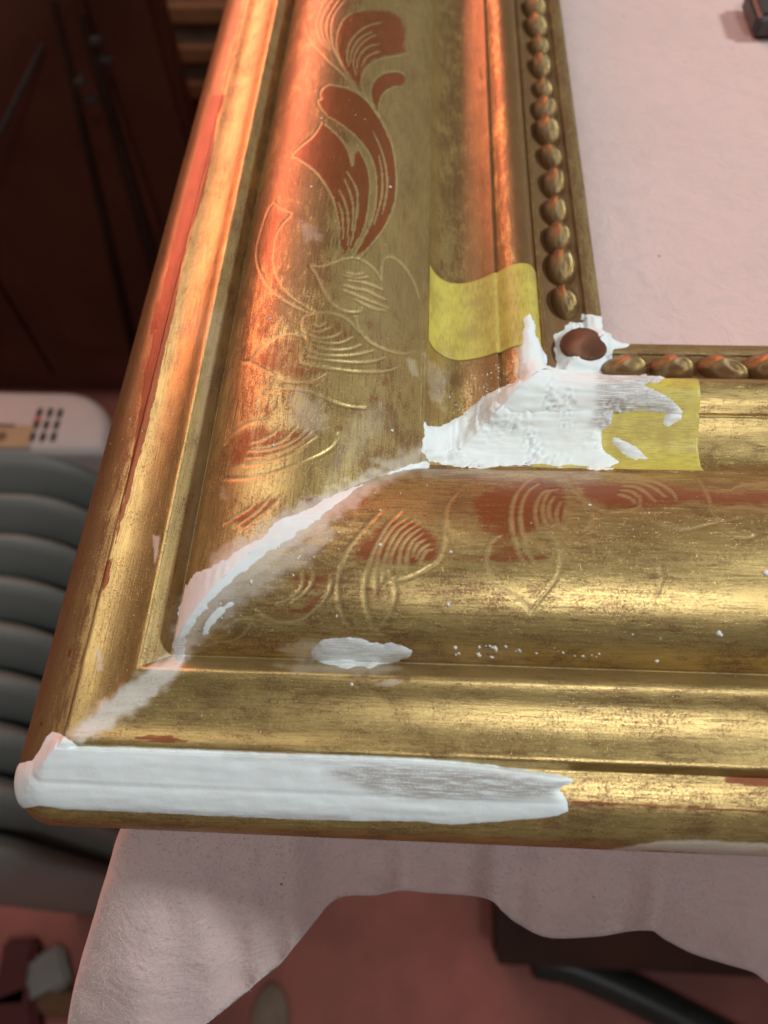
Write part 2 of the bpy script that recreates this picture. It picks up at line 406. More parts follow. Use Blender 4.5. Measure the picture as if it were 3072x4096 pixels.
def build_cloth():
    # rows run from the back of the bench to the hem; columns from left to right
    hem = [(-140, 4420, 262), (205, 4240, 158), (520, 4270, 157), (815, 4100, 158), (940, 3990, 159), (1070, 3890, 161), (1190, 3780, 164), (1330, 3600, 172), (1500, 3572, 175), (1650, 3566, 175),
           (1800, 3570, 175), (1930, 3590, 175), (2060, 3680, 177), (2200, 3745, 177), (2400, 3745, 178), (2560, 3722, 177), (2680, 3750, 180), (2800, 3815, 185), (3000, 3890, 190), (3250, 3990, 196), (3700, 4080, 205), (4600, 4120, 215), (6500, 4150, 225), (12000, 4150, 235)]
    H = np.array([at_depth(*h) for h in hem])
    H[0] = H[1] + np.array([3, 14, -30])
    xs_top = np.interp(np.linspace(0, 1, len(H)), [0, 1], [0, 1])
    top = np.array([[max(TX - 0.5, min(790.0, h[0] * 0.96 + 4)), TY - 0.5, 0.0] for h in H])
    top[0] = [TX - 1, TY + 4, -0.5]; top[1] = [TX - 0.8, TY, 0.0]; top[2, 0] = TX + 2.0
    for i in range(3, len(top)): top[i, 0] = max(top[i, 0], top[i - 1, 0] + 2.5)
    H = catmull(H, 10); T = catmull(top, 10)
    nc = len(H)
    rows = []
    # bench-top part
    for yy in list(np.linspace(745, 300, 8)) + list(np.linspace(270, 5, 60)):
        r = T.copy(); r[:, 1] = yy + TY
        z = 0.55 * fbm(r[:, 0] / 45.0, r[:, 1] / 45.0, 3, 3)
        r[:, 2] = np.clip(z, -0.35, 0.4) * sstep(0, 20, r[:, 1] - TY); rows.append(r)
    nrow = 46
    for k in range(nrow + 1):
        t = k / nrow
        f = 1 - (1 - t) ** 1.15                # path out and down
        g_ = t ** (0.85 + 1.1 * sstep(45, 5, T[:, 0]))
        r = T * 1.0
        r[:, 0] = T[:, 0] + (H[:, 0] - T[:, 0]) * t ** (1.0 + 0.2 * sstep(30, -5, T[:, 0]))
        r[:, 1] = T[:, 1] + (H[:, 1] - T[:, 1]) * t ** 0.9
        r[:, 2] = T[:, 2] + (H[:, 2] - T[:, 2]) * g_
        cc = np.arange(nc) / 10.0
        fold = 3.4 * np.sin(cc * 2.1 + 2.0 * t + 0.9 * np.sin(cc * 0.7)) + 1.8 * np.sin(cc * 4.7 - 2.5 * t + 1.0)
        r[:, 1] += fold * t * (1 - t) * 1.6
        r[:, 2] += (fbm(r[:, 0] / 9.0, r[:, 1] / 9.0 + 3, 5, 3) * 2.4 + 1.1 * fold) * t - 3.0 * sstep(0.82, 1.0, t)
        rows.append(r)
    A = np.array(rows); nr = len(A)
    V = A.reshape(-1, 3) * MM
    idx = np.arange(nr * nc).reshape(nr, nc)
    F = np.stack([idx[:-1, :-1], idx[1:, :-1], idx[1:, 1:], idx[:-1, 1:]], -1).reshape(-1, 4)
    o = link('felt_cloth', mesh_np('felt_cloth', V, F), FELT)
    s = o.modifiers.new('thickness', 'SOLIDIFY'); s.thickness = 0.0016; s.offset = -1.0
    # loose fibres on the hanging part
    i0 = 68; VA = A[i0:].reshape(-1, 3); na = nr - i0
    X_, d_ = project(VA); rr_ = np.random.default_rng(3); n = 30000
    ir = rr_.integers(2, na - 1, n); ic = rr_.integers(10, 170, n)
    B = A[i0:]; fu = rr_.random((n, 1)); fv = rr_.random((n, 1))
    p0 = B[ir, ic] * (1 - fu) * (1 - fv) + B[np.minimum(ir + 1, na - 1), ic] * fu * (1 - fv) + B[ir, ic + 1] * (1 - fu) * fv + B[np.minimum(ir + 1, na - 1), ic + 1] * fu * fv
    dv = rr_.normal(size=(n, 3)) * np.array([1, 1, 0.45]) + np.array([0, -0.35, 0.55]); dv /= np.linalg.norm(dv, axis=1, keepdims=True)
    ln = rr_.uniform(0.3, 1.0, (n, 1)); sd = np.cross(dv, rr_.normal(size=(n, 3))); sd /= np.linalg.norm(sd, axis=1, keepdims=True)
    V3 = np.stack([p0 - sd * 0.045, p0 + sd * 0.045, p0 + dv * ln], 1).reshape(-1, 3) * MM
    fo = link('loose_fibre', mesh_np('loose_fibre', V3, np.arange(3 * n).reshape(-1, 3)), FELT, o); fo['kind'] = 'stuff'
    tag(o, 'pale pink felt cloth covering the bench and hanging over its front edge', 'cloth')
build_cloth()

# ------------------------------------------------------------------ the moulding profile (mm: distance inward, height)
Z0 = 5.0
SEGS = [
    [(-20, -4.9), (-26, -3.4), (-30.2, 1.2), (-31.3, 3)],
    [(-31.3, 3), (-31.9, 6), (-31.2, 8.8), (-29.2, 11.2), (-26.8, 13.1), (-24, 14.4), (-21.9, 15.0)],
    [(-21.9, 15.0), (-21.3, 16.9)],
    [(-21.3, 16.9), (-20.6, 17.3), (-18, 17.35), (-15.5, 18.0), (-13.2, 19.1), (-11.3, 20.5), (-10.3, 21.05), (-9.7, 20.9)],
    [(-9.7, 20.9), (-8.2, 19.3), (-6.5, 17.2)],
    [(-6.5, 17.2), (-5.2, 20.3), (-3, 23.5), (0.5, 26.4), (5, 28.4), (10, 29.1), (15, 28.5), (20, 26.4), (25, 22.9), (29.5, 18.7), (33.6, 14.1)],
    [(33.6, 14.1), (34.3, 14.0), (34.7, 13.0)],
    [(34.7, 13.0), (36.4, 9.8), (39.2, 7.5), (42.5, 7.0), (46.3, 8.1), (50, 10.2)],
    [(50, 10.2), (50.35, 9.7), (50.7, 10.3)],
    [(50.7, 10.3), (53, 12.1), (55.5, 12.9), (57.8, 12.3), (59.2, 10.4), (59.6, 8.2)],
    [(59.6, 8.2), (60, 8.9), (61.2, 8.8), (61.6, 6.6)],
    [(61.6, 6.6), (64, 5.3), (68, 4.4), (71.2, 4.3)],
    [(71.2, 4.3), (71.5, 5.0), (73.5, 4.9), (75, 4.0), (75.6, 2.5)],
]
def sample_profile(ds):
    out = []
    for sg in SEGS:
        c = catmull(sg, 16)
        L = np.concatenate([[0], np.cumsum(np.hypot(*np.diff(c, axis=0).T))])
        n = max(2, int(round(L[-1] / ds)))
        t = np.linspace(0, L[-1], n + 1)
        p = np.stack([np.interp(t, L, c[:, 0]), np.interp(t, L, c[:, 1])], -1)
        out.append(p if not out else p[1:])
    P = np.vstack(out); P[:, 1] += Z0
    S = np.concatenate([[0], np.cumsum(np.hypot(*np.diff(P, axis=0).T))])
    return P, S
PROF, PS = sample_profile(0.30)
NS = len(PROF)
def u_to_s(u): 
    k = np.nonzero(PROF[:, 0] > -15)[0]
    return np.interp(u, PROF[k, 0], PS[k])

def round_corner(P):
    """the outer corner of the frame is worn round"""
    R = 8.0; c = -31.9 + R
    d = np.minimum(P[:, :2] - c, 0)
    k = (P[:, 0] < c) & (P[:, 1] < c)
    h = np.hypot(d[:, 0], d[:, 1]) + 1e-9
    mx = np.maximum(-d[:, 0], -d[:, 1])
    Q = P.copy()
    Q[k, :2] = c + d[k] / h[k, None] * mx[k, None]
    return Q

def rail_grid(side, W):
    """surface points (len(W), NS, 3) for one rail; W is the distance from the mitre"""
    u = PROF[:, 0][None, :] + 0 * W[:, None]; z = PROF[:, 1][None, :] + 0 * W[:, None]
    t = u + W[:, None]
    P = np.stack([u, t, z], -1) if side == 'left' else np.stack([t, u, z], -1)
    return round_corner(P.reshape(-1, 3)).reshape(P.shape)

def grid_normals(P, side):
    a = np.gradient(P, axis=0); b = np.gradient(P, axis=1)
    n = np.cross(a, b); n /= (np.linalg.norm(n, axis=-1, keepdims=True) + 1e-12)
    if n[len(n) // 2, NS // 2, 2] < 0: n = -n
    return n

def make_W(fine_end, step0, step1, end):
    W = [0.0]; s = step0
    while W[-1] < fine_end:
        W.append(W[-1] + step0 + (step1 - step0) * W[-1] / fine_end)
    s = step1
    while W[-1] < end:
        s = min(s * 1.35, 12.0); W.append(W[-1] + s)
    return np.array(W)
WL = make_W(235, 0.28, 0.55, 620)
WB = make_W(150, 0.29, 0.34, 620)

# ------------------------------------------------------------------ engraving traced from the photograph: (tile origin), scale, strokes
SC = 1100.0 / 1659.0
def tile(ox, oy, sc=SC): return lambda pts: [(ox + x * sc, oy + y * sc) for x, y in pts]
T2, T5 = tile(900, 0), tile(900, 1000)
T41, T42, T43 = tile(0, 1900), tile(1000, 1800), tile(1972, 1800)
T6 = tile(1600, 950, 1300 / 1659.0)
LINES_L = [T2(p) for p in [
    [(485, 150), (500, 210), (530, 265), (570, 315), (620, 370), (680, 420), (740, 480), (790, 540), (840, 590), (880, 630), (915, 680), (940, 715)],
    [(590, 0), (570, 60), (555, 110), (550, 160), (560, 220), (590, 270), (630, 300)],
    [(640, 0), (605, 50), (580, 110), (575, 170), (590, 230), (630, 290)],
    [(680, 0), (640, 60), (610, 120), (605, 180), (620, 240), (650, 300), (680, 360), (720, 420), (790, 520)],
    [(720, 0), (670, 60), (640, 120), (635, 190), (645, 260), (670, 330), (700, 390)],
    [(850, 50), (760, 80), (710, 120), (680, 180), (668, 250), (675, 310), (695, 370), (715, 410)],
    [(945, 135), (880, 150), (820, 180), (770, 230), (740, 290), (735, 350), (745, 400)],
    [(890, 190), (830, 220), (790, 260), (765, 310), (755, 380)],
    [(910, 210), (860, 235), (810, 280), (780, 340), (775, 390), (790, 450)],
    [(930, 265), (880, 275), (830, 310), (800, 370), (797, 430)],
    [(935, 310), (890, 325), (850, 350), (825, 400)],
    [(1105, 320), (1060, 335), (990, 345), (920, 365), (865, 400), (835, 440), (825, 490), (835, 550), (860, 600), (890, 650), (925, 700)],
    [(1085, 450), (1060, 435), (1020, 430), (960, 440), (910, 475), (885, 520), (880, 580), (895, 640), (930, 710)],
    [(1050, 520), (1000, 535), (955, 570), (935, 620), (930, 680), (940, 715)],
    [(610, 690), (580, 660), (560, 620), (560, 600), (580, 595), (572, 565), (590, 530), (630, 510), (690, 520), (750, 535), (810, 565), (860, 605), (910, 670), (950, 740), (985, 810), (1010, 880), (1025, 960), (1033, 1040), (1035, 1120), (1028, 1200), (1010, 1280), (975, 1350), (930, 1420), (880, 1480), (830, 1540), (810, 1565)],
    [(610, 700), (660, 725), (720, 765), (780, 815), (830, 870), (870, 930), (895, 990), (910, 1060), (915, 1140), (910, 1220), (895, 1300), (870, 1370), (840, 1430), (800, 1500), (770, 1555)],
    [(800, 880), (825, 930), (850, 980), (868, 1040), (878, 1120), (870, 1200), (862, 1280), (845, 1360), (815, 1430), (770, 1510)],
    [(900, 805), (935, 880), (960, 960), (975, 1040), (980, 1120), (970, 1200), (950, 1290)],
    [(930, 940), (945, 1020), (950, 1100), (945, 1180), (925, 1270), (900, 1350)],
    [(580, 740), (560, 780), (520, 830), (460, 880), (405, 940), (430, 955), (500, 1000), (555, 1050), (600, 1110), (640, 1180), (665, 1250), (680, 1330), (690, 1400), (685, 1500), (670, 1540)],
    [(600, 750), (650, 790), (700, 840), (735, 890), (755, 940), (768, 1000), (775, 950), (800, 880)],
    [(735, 1035), (770, 1090), (795, 1150), (800, 1230), (790, 1330), (770, 1430), (745, 1510)],
    [(720, 1080), (750, 1150), (770, 1220), (775, 1310), (765, 1390)],
    [(690, 1150), (715, 1200), (735, 1260), (745, 1340), (740, 1480)],
    [(685, 1225), (705, 1280), (712, 1360), (712, 1440)],
    [(300, 1220), (270, 1250), (240, 1320), (215, 1400), (195, 1480), (190, 1550), (200, 1608), (230, 1678), (280, 1748), (340, 1798), (410, 1843), (480, 1878), (520, 1893)],
    [(300, 1220), (340, 1260), (400, 1290), (350, 1350), (310, 1420), (295, 1500), (290, 1588), (310, 1668), (350, 1738), (410, 1798), (470, 1838), (530, 1878)],
]] + [T5(p) for p in [
    [(510, 95), (580, 97), (650, 80), (710, 60), (780, 50), (830, 65), (880, 100), (920, 140), (945, 190)],
    [(510, 95), (545, 140), (570, 190), (590, 240), (620, 290), (660, 335), (710, 365), (770, 378), (820, 370), (830, 350)],
    [(730, 135), (780, 150), (830, 145)], [(750, 185), (820, 195), (890, 215), (950, 240)], [(725, 155), (800, 170), (860, 165)],
    [(720, 215), (790, 235), (850, 245), (920, 280), (970, 300)], [(720, 245), (780, 270), (850, 300), (920, 325), (985, 350)],
    [(790, 300), (840, 330), (900, 355), (970, 365)],
    [(945, 180), (945, 110), (960, 60), (990, 42), (1030, 55), (1080, 100), (1120, 160), (1150, 220), (1170, 290)],
    [(790, 400), (800, 450), (830, 510), (880, 560), (950, 595), (1020, 618), (1090, 625), (1140, 610)],
    [(480, 530), (458, 480), (457, 430), (480, 395), (530, 380), (600, 378), (670, 390), (730, 415), (780, 460), (810, 500)],
    [(525, 445), (570, 460), (615, 435)], [(520, 490), (580, 490), (645, 465)], [(500, 510), (570, 530), (650, 525), (700, 500)],
    [(520, 540), (580, 555), (660, 565), (720, 555), (765, 530)], [(545, 580), (620, 600), (700, 605), (770, 595), (815, 575)],
    [(500, 605), (580, 630), (680, 640), (780, 635), (890, 610)], [(490, 640), (580, 660), (700, 675), (820, 680), (900, 670), (960, 650)],
    [(450, 680), (550, 700), (680, 722), (800, 735), (920, 735), (1000, 722), (1045, 705)],
    [(475, 525), (420, 510), (350, 510), (280, 540), (220, 590), (180, 640), (155, 670), (110, 675)],
    [(155, 680), (210, 710), (270, 745), (330, 780), (400, 795), (480, 795), (560, 780), (615, 750)],
    [(210, 980), (205, 930), (230, 880), (280, 850), (340, 838), (420, 838), (500, 850), (570, 875), (630, 905), (690, 930), (750, 945), (850, 955)],
    [(0, 1170), (50, 1110), (110, 1060), (160, 1040), (215, 1030), (275, 1060)],
    [(160, 1165), (230, 1145), (290, 1110), (325, 1075)], [(165, 1195), (250, 1185), (350, 1150), (430, 1065)],
    [(140, 1215), (240, 1210), (340, 1185), (430, 1140), (500, 1080)], [(130, 1255), (240, 1245), (340, 1215), (450, 1165), (530, 1100)],
    [(120, 1300), (220, 1285), (320, 1260), (420, 1220), (520, 1160), (560, 1130)],
    [(0, 1380), (100, 1378), (200, 1365), (300, 1340), (400, 1305), (500, 1270), (590, 1230), (650, 1190), (685, 1140), (680, 1110)],
    [(0, 1650), (80, 1600), (150, 1560), (200, 1500)], [(60, 1670), (180, 1590), (240, 1530), (280, 1480)], [(100, 1690), (230, 1590), (290, 1540), (340, 1480)],
]]
LINES_B = [T42(p) for p in [
    [(780, 375), (720, 440), (650, 520), (590, 600), (555, 680), (535, 760), (530, 850), (540, 930), (565, 1000), (600, 1060)],
    [(905, 370), (840, 440), (790, 520), (750, 600), (720, 680), (700, 760), (690, 850), (700, 930), (720, 1000), (745, 1060), (790, 1110)],
    [(940, 410), (870, 460), (810, 540), (775, 620), (765, 700), (760, 780), (765, 860)],
    [(980, 425), (900, 480), (850, 550), (820, 630), (810, 700), (805, 790)],
    [(1005, 450), (930, 500), (880, 570), (850, 640), (845, 720), (850, 750)],
    [(1020, 475), (960, 520), (915, 580), (900, 650), (900, 720)], [(1030, 510), (980, 550), (950, 610), (945, 680), (950, 730)],
    [(1050, 540), (1000, 575), (985, 640)], [(1080, 565), (1030, 600), (1005, 650)], [(1095, 600), (1060, 610), (1020, 680)],
    [(830, 740), (870, 780), (930, 780), (1000, 755), (1060, 720), (1120, 680), (1150, 630), (1165, 560), (1165, 480), (1155, 430)],
    [(865, 780), (880, 850), (870, 920), (840, 990), (800, 1045), (770, 1080)],
    [(1250, 260), (1200, 320), (1180, 390), (1185, 460), (1215, 510), (1270, 545), (1350, 565), (1420, 570)],
    [(35, 945), (80, 985), (140, 1020), (200, 1032), (280, 1025), (350, 995), (420, 935), (470, 870), (490, 810), (490, 760)],
    [(170, 920), (240, 895), (295, 850), (320, 800), (315, 745)], [(260, 910), (320, 870), (365, 820), (382, 770), (378, 730)],
    [(1510, 515), (1450, 560), (1430, 640), (1440, 720), (1480, 790), (1530, 840), (1600, 890), (1665, 935), (1700, 985)],
]] + [T41([(1310, 1005), (1400, 1000), (1470, 960), (1520, 890), (1530, 860), (1470, 860), (1400, 880), (1360, 920)])] + [T43(p) for p in [
    [(310, 140), (220, 180), (160, 240), (125, 310), (110, 400), (115, 480), (135, 560), (165, 640), (200, 690)],
    [(280, 200), (220, 240), (180, 310), (165, 400), (175, 490), (195, 580), (230, 650), (275, 695)],
    [(390, 235), (310, 250), (265, 320), (255, 400), (270, 480)], [(345, 240), (310, 300), (300, 380), (320, 440), (370, 470)],
    [(370, 280), (340, 330), (340, 400), (375, 460)], [(410, 310), (385, 370), (390, 440), (420, 480)],
    [(440, 340), (430, 420)], [(460, 370), (460, 440)], [(545, 310), (585, 340), (600, 400), (585, 460), (550, 490)],
    [(270, 490), (330, 510), (380, 550), (405, 610), (410, 680), (395, 750), (360, 810), (320, 860), (280, 910), (240, 965)],
    [(455, 150), (470, 200), (510, 260), (560, 310), (620, 350), (690, 375), (760, 375), (830, 360), (880, 345)],
    [(800, 170), (900, 175), (1000, 200), (1080, 250), (1110, 300)], [(780, 190), (880, 195), (970, 225), (1040, 280)],
    [(780, 215), (860, 220), (930, 260), (980, 310)], [(770, 240), (840, 250), (900, 300)], [(760, 265), (830, 290), (860, 320)],
    [(885, 270), (890, 340), (920, 390), (970, 430), (1040, 460), (1110, 480), (1180, 480), (1250, 465), (1340, 440), (1420, 425), (1500, 410)],
    [(1240, 170), (1280, 240), (1310, 310), (1330, 380), (1370, 440), (1410, 490), (1470, 525), (1540, 530), (1590, 515), (1580, 480), (1550, 440), (1500, 410)],
    [(1430, 240), (1500, 215), (1580, 205), (1659, 200)], [(1420, 340), (1500, 340), (1580, 350), (1659, 360)],
    [(1005, 710), (1020, 770), (1005, 830), (980, 890)],
]]
# (polygon, strength) where the leaf is rubbed to the red ground
RED_L = [(T2(p), s) for p, s in [
    ([(700, 100), (790, 60), (900, 50), (1000, 60), (1070, 110), (1095, 180), (1090, 260), (1100, 320), (990, 345), (900, 370), (840, 430), (822, 500), (840, 570), (800, 540), (740, 450), (690, 370), (668, 280), (675, 190)], .8),
    ([(1075, 440), (1020, 430), (960, 440), (910, 475), (885, 520), (882, 580), (905, 650), (930, 690), (938, 610), (965, 560), (1010, 530), (1060, 515), (1090, 480)], .85),
    ([(610, 695), (580, 660), (560, 610), (575, 560), (630, 510), (750, 535), (860, 605), (950, 740), (1010, 880), (1033, 1040), (1028, 1200), (975, 1350), (880, 1480), (780, 1555), (850, 1410), (905, 1260), (915, 1140), (895, 990), (830, 870), (720, 765)], .95),
    ([(580, 745), (650, 790), (710, 850), (745, 920), (768, 990), (780, 940), (800, 885), (850, 980), (875, 1080), (875, 1180), (860, 1290), (830, 1400), (770, 1500), (720, 1530), (690, 1440), (680, 1330), (655, 1230), (610, 1120), (555, 1050), (490, 995), (405, 945), (460, 880), (530, 820)], 1.0),
    ([(290, 1225), (400, 1290), (320, 1420), (290, 1600), (400, 1800), (520, 1890), (380, 1820), (240, 1700), (192, 1560), (230, 1350)], .6),
]] + [(T5(p), s) for p, s in [
    ([(480, 530), (458, 450), (500, 390), (600, 380), (700, 400), (790, 470), (800, 520), (770, 590), (600, 600)], .5),
    ([(475, 525), (350, 512), (250, 560), (160, 670), (230, 715), (330, 775), (450, 790), (600, 760), (680, 720), (460, 680), (480, 600)], .62),
    ([(20, 1130), (150, 1050), (220, 1040), (300, 1070), (420, 1060), (540, 1080), (560, 1130), (450, 1190), (300, 1260), (150, 1290), (20, 1330)], .66),
    ([(215, 940), (270, 900), (285, 1050), (230, 1010)], .8), ([(0, 1640), (150, 1520), (330, 1470), (300, 1560), (140, 1690)], .75),
    ([(400, 680), (900, 660), (960, 720), (860, 780), (600, 720)], .4), ([(930, 760), (1010, 770), (980, 830), (930, 820)], .75),
    ([(800, 400), (940, 420), (960, 520), (850, 500)], .5), ([(860, 860), (950, 870), (930, 930), (880, 920)], .7),
    ([(480, 1500), (560, 1480), (600, 1540), (520, 1600)], .9), ([(600, 1010), (780, 1060), (760, 1130), (640, 1090)], .55),
]]
RED_B = [(T42(p), s) for p, s in [
    ([(820, 420), (960, 400), (1100, 480), (1150, 580), (1130, 670), (1000, 700), (900, 690), (700, 690), (600, 650), (650, 540)], .85),
    ([(100, 920), (300, 930), (480, 800), (400, 1000), (250, 1020), (120, 1010)], .7), ([(200, 700), (520, 680), (520, 850), (260, 890)], .6),
    ([(600, 500), (700, 400), (1500, 230), (1659, 240), (1659, 640), (1430, 660), (1300, 560), (1150, 500), (800, 500)], .45),
    ([(610, 790), (700, 760), (850, 880), (800, 1000), (640, 960)], .5), ([(1440, 560), (1600, 540), (1659, 600), (1640, 680), (1450, 670)], .7),
    ([(560, 1060), (820, 1080), (800, 1120), (600, 1110)], .6),
]] + [(T43(p), s) for p, s in [
    ([(-160, 300), (-60, 230), (120, 170), (300, 150), (450, 210), (460, 400), (400, 490), (300, 480), (120, 560), (-80, 500)], .75), ([(-330, 640), (-60, 630), (330, 620), (340, 680), (60, 690), (-250, 670)], .8),
    ([(470, 190), (700, 180), (1000, 170), (1300, 240), (1700, 230), (1700, 350), (1350, 350), (1200, 320), (1100, 350), (900, 370), (700, 370), (560, 300)], .8),
    ([(440, 490), (560, 490), (540, 540), (440, 540)], .7), ([(800, 540), (1090, 550), (1080, 575), (820, 570)], .7), ([(740, 700), (840, 710), (820, 750), (750, 740)], .6),
    ([(-900, 300), (-300, 200), (1700, 200), (1700, 300), (0, 330)], .42), ([(1340, 60), (1700, 70), (1700, 160), (1350, 150)], .6), ([(700, 1000), (1500, 1020), (1400, 1100), (800, 1090)], .42),
]]
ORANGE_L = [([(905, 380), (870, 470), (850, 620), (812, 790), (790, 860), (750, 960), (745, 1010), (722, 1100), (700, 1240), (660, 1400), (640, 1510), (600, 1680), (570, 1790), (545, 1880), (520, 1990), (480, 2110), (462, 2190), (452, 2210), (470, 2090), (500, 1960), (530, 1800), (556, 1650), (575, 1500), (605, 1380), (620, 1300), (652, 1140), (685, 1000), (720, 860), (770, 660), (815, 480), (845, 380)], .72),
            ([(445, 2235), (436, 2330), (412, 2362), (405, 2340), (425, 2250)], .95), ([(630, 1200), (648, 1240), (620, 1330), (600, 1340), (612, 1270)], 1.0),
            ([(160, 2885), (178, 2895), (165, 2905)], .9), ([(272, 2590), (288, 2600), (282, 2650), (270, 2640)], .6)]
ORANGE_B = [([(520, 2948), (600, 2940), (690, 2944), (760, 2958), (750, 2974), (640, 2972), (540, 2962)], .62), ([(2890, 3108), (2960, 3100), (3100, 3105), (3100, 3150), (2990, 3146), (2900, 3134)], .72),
            ([(2260, 3200), (2700, 3215), (3072, 3240), (3072, 3256), (2700, 3240), (2300, 3222)], .55)]
SMEAR = [([(700, 2600), (740, 2400), (860, 2230), (1050, 2110), (1250, 1990), (1420, 1920), (1600, 1850), (1640, 1890), (1450, 1980), (1320, 2090), (1130, 2240), (960, 2370), (830, 2500), (760, 2640)], .75, 34),
         ([(280, 2935), (400, 2815), (520, 2725), (640, 2655), (700, 2600), (738, 2640), (690, 2720), (610, 2800), (510, 2870), (410, 2925), (330, 2968)], 1.0, 22),
         ([(800, 2420), (960, 2310), (1150, 2190), (1300, 2120), (1290, 2190), (1150, 2290), (1000, 2400), (880, 2520), (790, 2600), (750, 2620)], .55, 36),
         ([(1230, 2150), (1330, 2100), (1340, 2150), (1260, 2220), (1220, 2210)], .42, 12),
         ([(1180, 1560), (1290, 1600), (1310, 1690), (1250, 1740), (1160, 1680)], .30, 30), ([(1200, 880), (1270, 910), (1290, 960), (1230, 970)], .28, 18),
         ([(1500, 1850), (1640, 1800), (1700, 1790), (1690, 1870), (1560, 1895)], .5, 25), ([(1260, 1990), (1450, 1900), (1480, 1930), (1280, 2040)], .35, 20),
         ([(1120, 2595), (1200, 2570), (1290, 2560), (1290, 2650), (1190, 2640)], .45, 18), ([(1100, 2660), (1400, 2650), (1600, 2672), (1450, 2700), (1180, 2690)], .35, 14),
         ([(1500, 2740), (1560, 2722), (1612, 2726), (1570, 2745)], .55, 5), ([(1640, 2590), (2080, 2590), (2080, 2655), (1640, 2650)], .12, 20),
         ([(700, 1300), (760, 1290), (800, 1230), (905, 1240), (880, 1500), (830, 1800), (780, 2150), (745, 2300), (720, 2290), (770, 1900), (800, 1600), (830, 1400)], .13, 20),
         ([(1280, 1990), (1400, 1680), (1520, 1600), (1560, 1690), (1400, 1850)], .16, 30),
         ([(1700, 1420), (1790, 1500), (1770, 1640), (1720, 1600)], .32, 16), ([(1620, 1430), (1660, 1440), (1680, 1520), (1650, 1500)], .35, 8),
         ([(2065, 1390), (2110, 1360), (2115, 1500), (2060, 1510)], .5, 10),
         ([(2370, 3408), (2500, 3387), (2650, 3364), (2800, 3360), (3072, 3374), (3300, 3380), (3300, 3440), (2900, 3424), (2770, 3412), (2600, 3402)], .75, 5),
         ([(610, 2140), (640, 2145), (632, 2210), (618, 2260)], .9, 3), ([(385, 2590), (408, 2610), (410, 2680), (392, 2685)], .55, 5), ([(890, 1940), (905, 2000), (880, 1990)], .3, 6)]
DULL_L = [(T5([(945, 180), (950, 70), (990, 42), (1040, 60), (1100, 130), (1150, 230), (1170, 320), (1180, 600), (1080, 620), (960, 580), (860, 520), (800, 440), (790, 400), (830, 370), (950, 300)]), .9),
          (T5([(510, 95), (700, 60), (830, 65), (945, 190), (1000, 350), (800, 380), (660, 335), (580, 220)]), .5)]

def noise_for(P):
    return fbm(P[:, 0] / 1.3, P[:, 1] / 1.3 + P[:, 2] / 1.7, 11, 3)

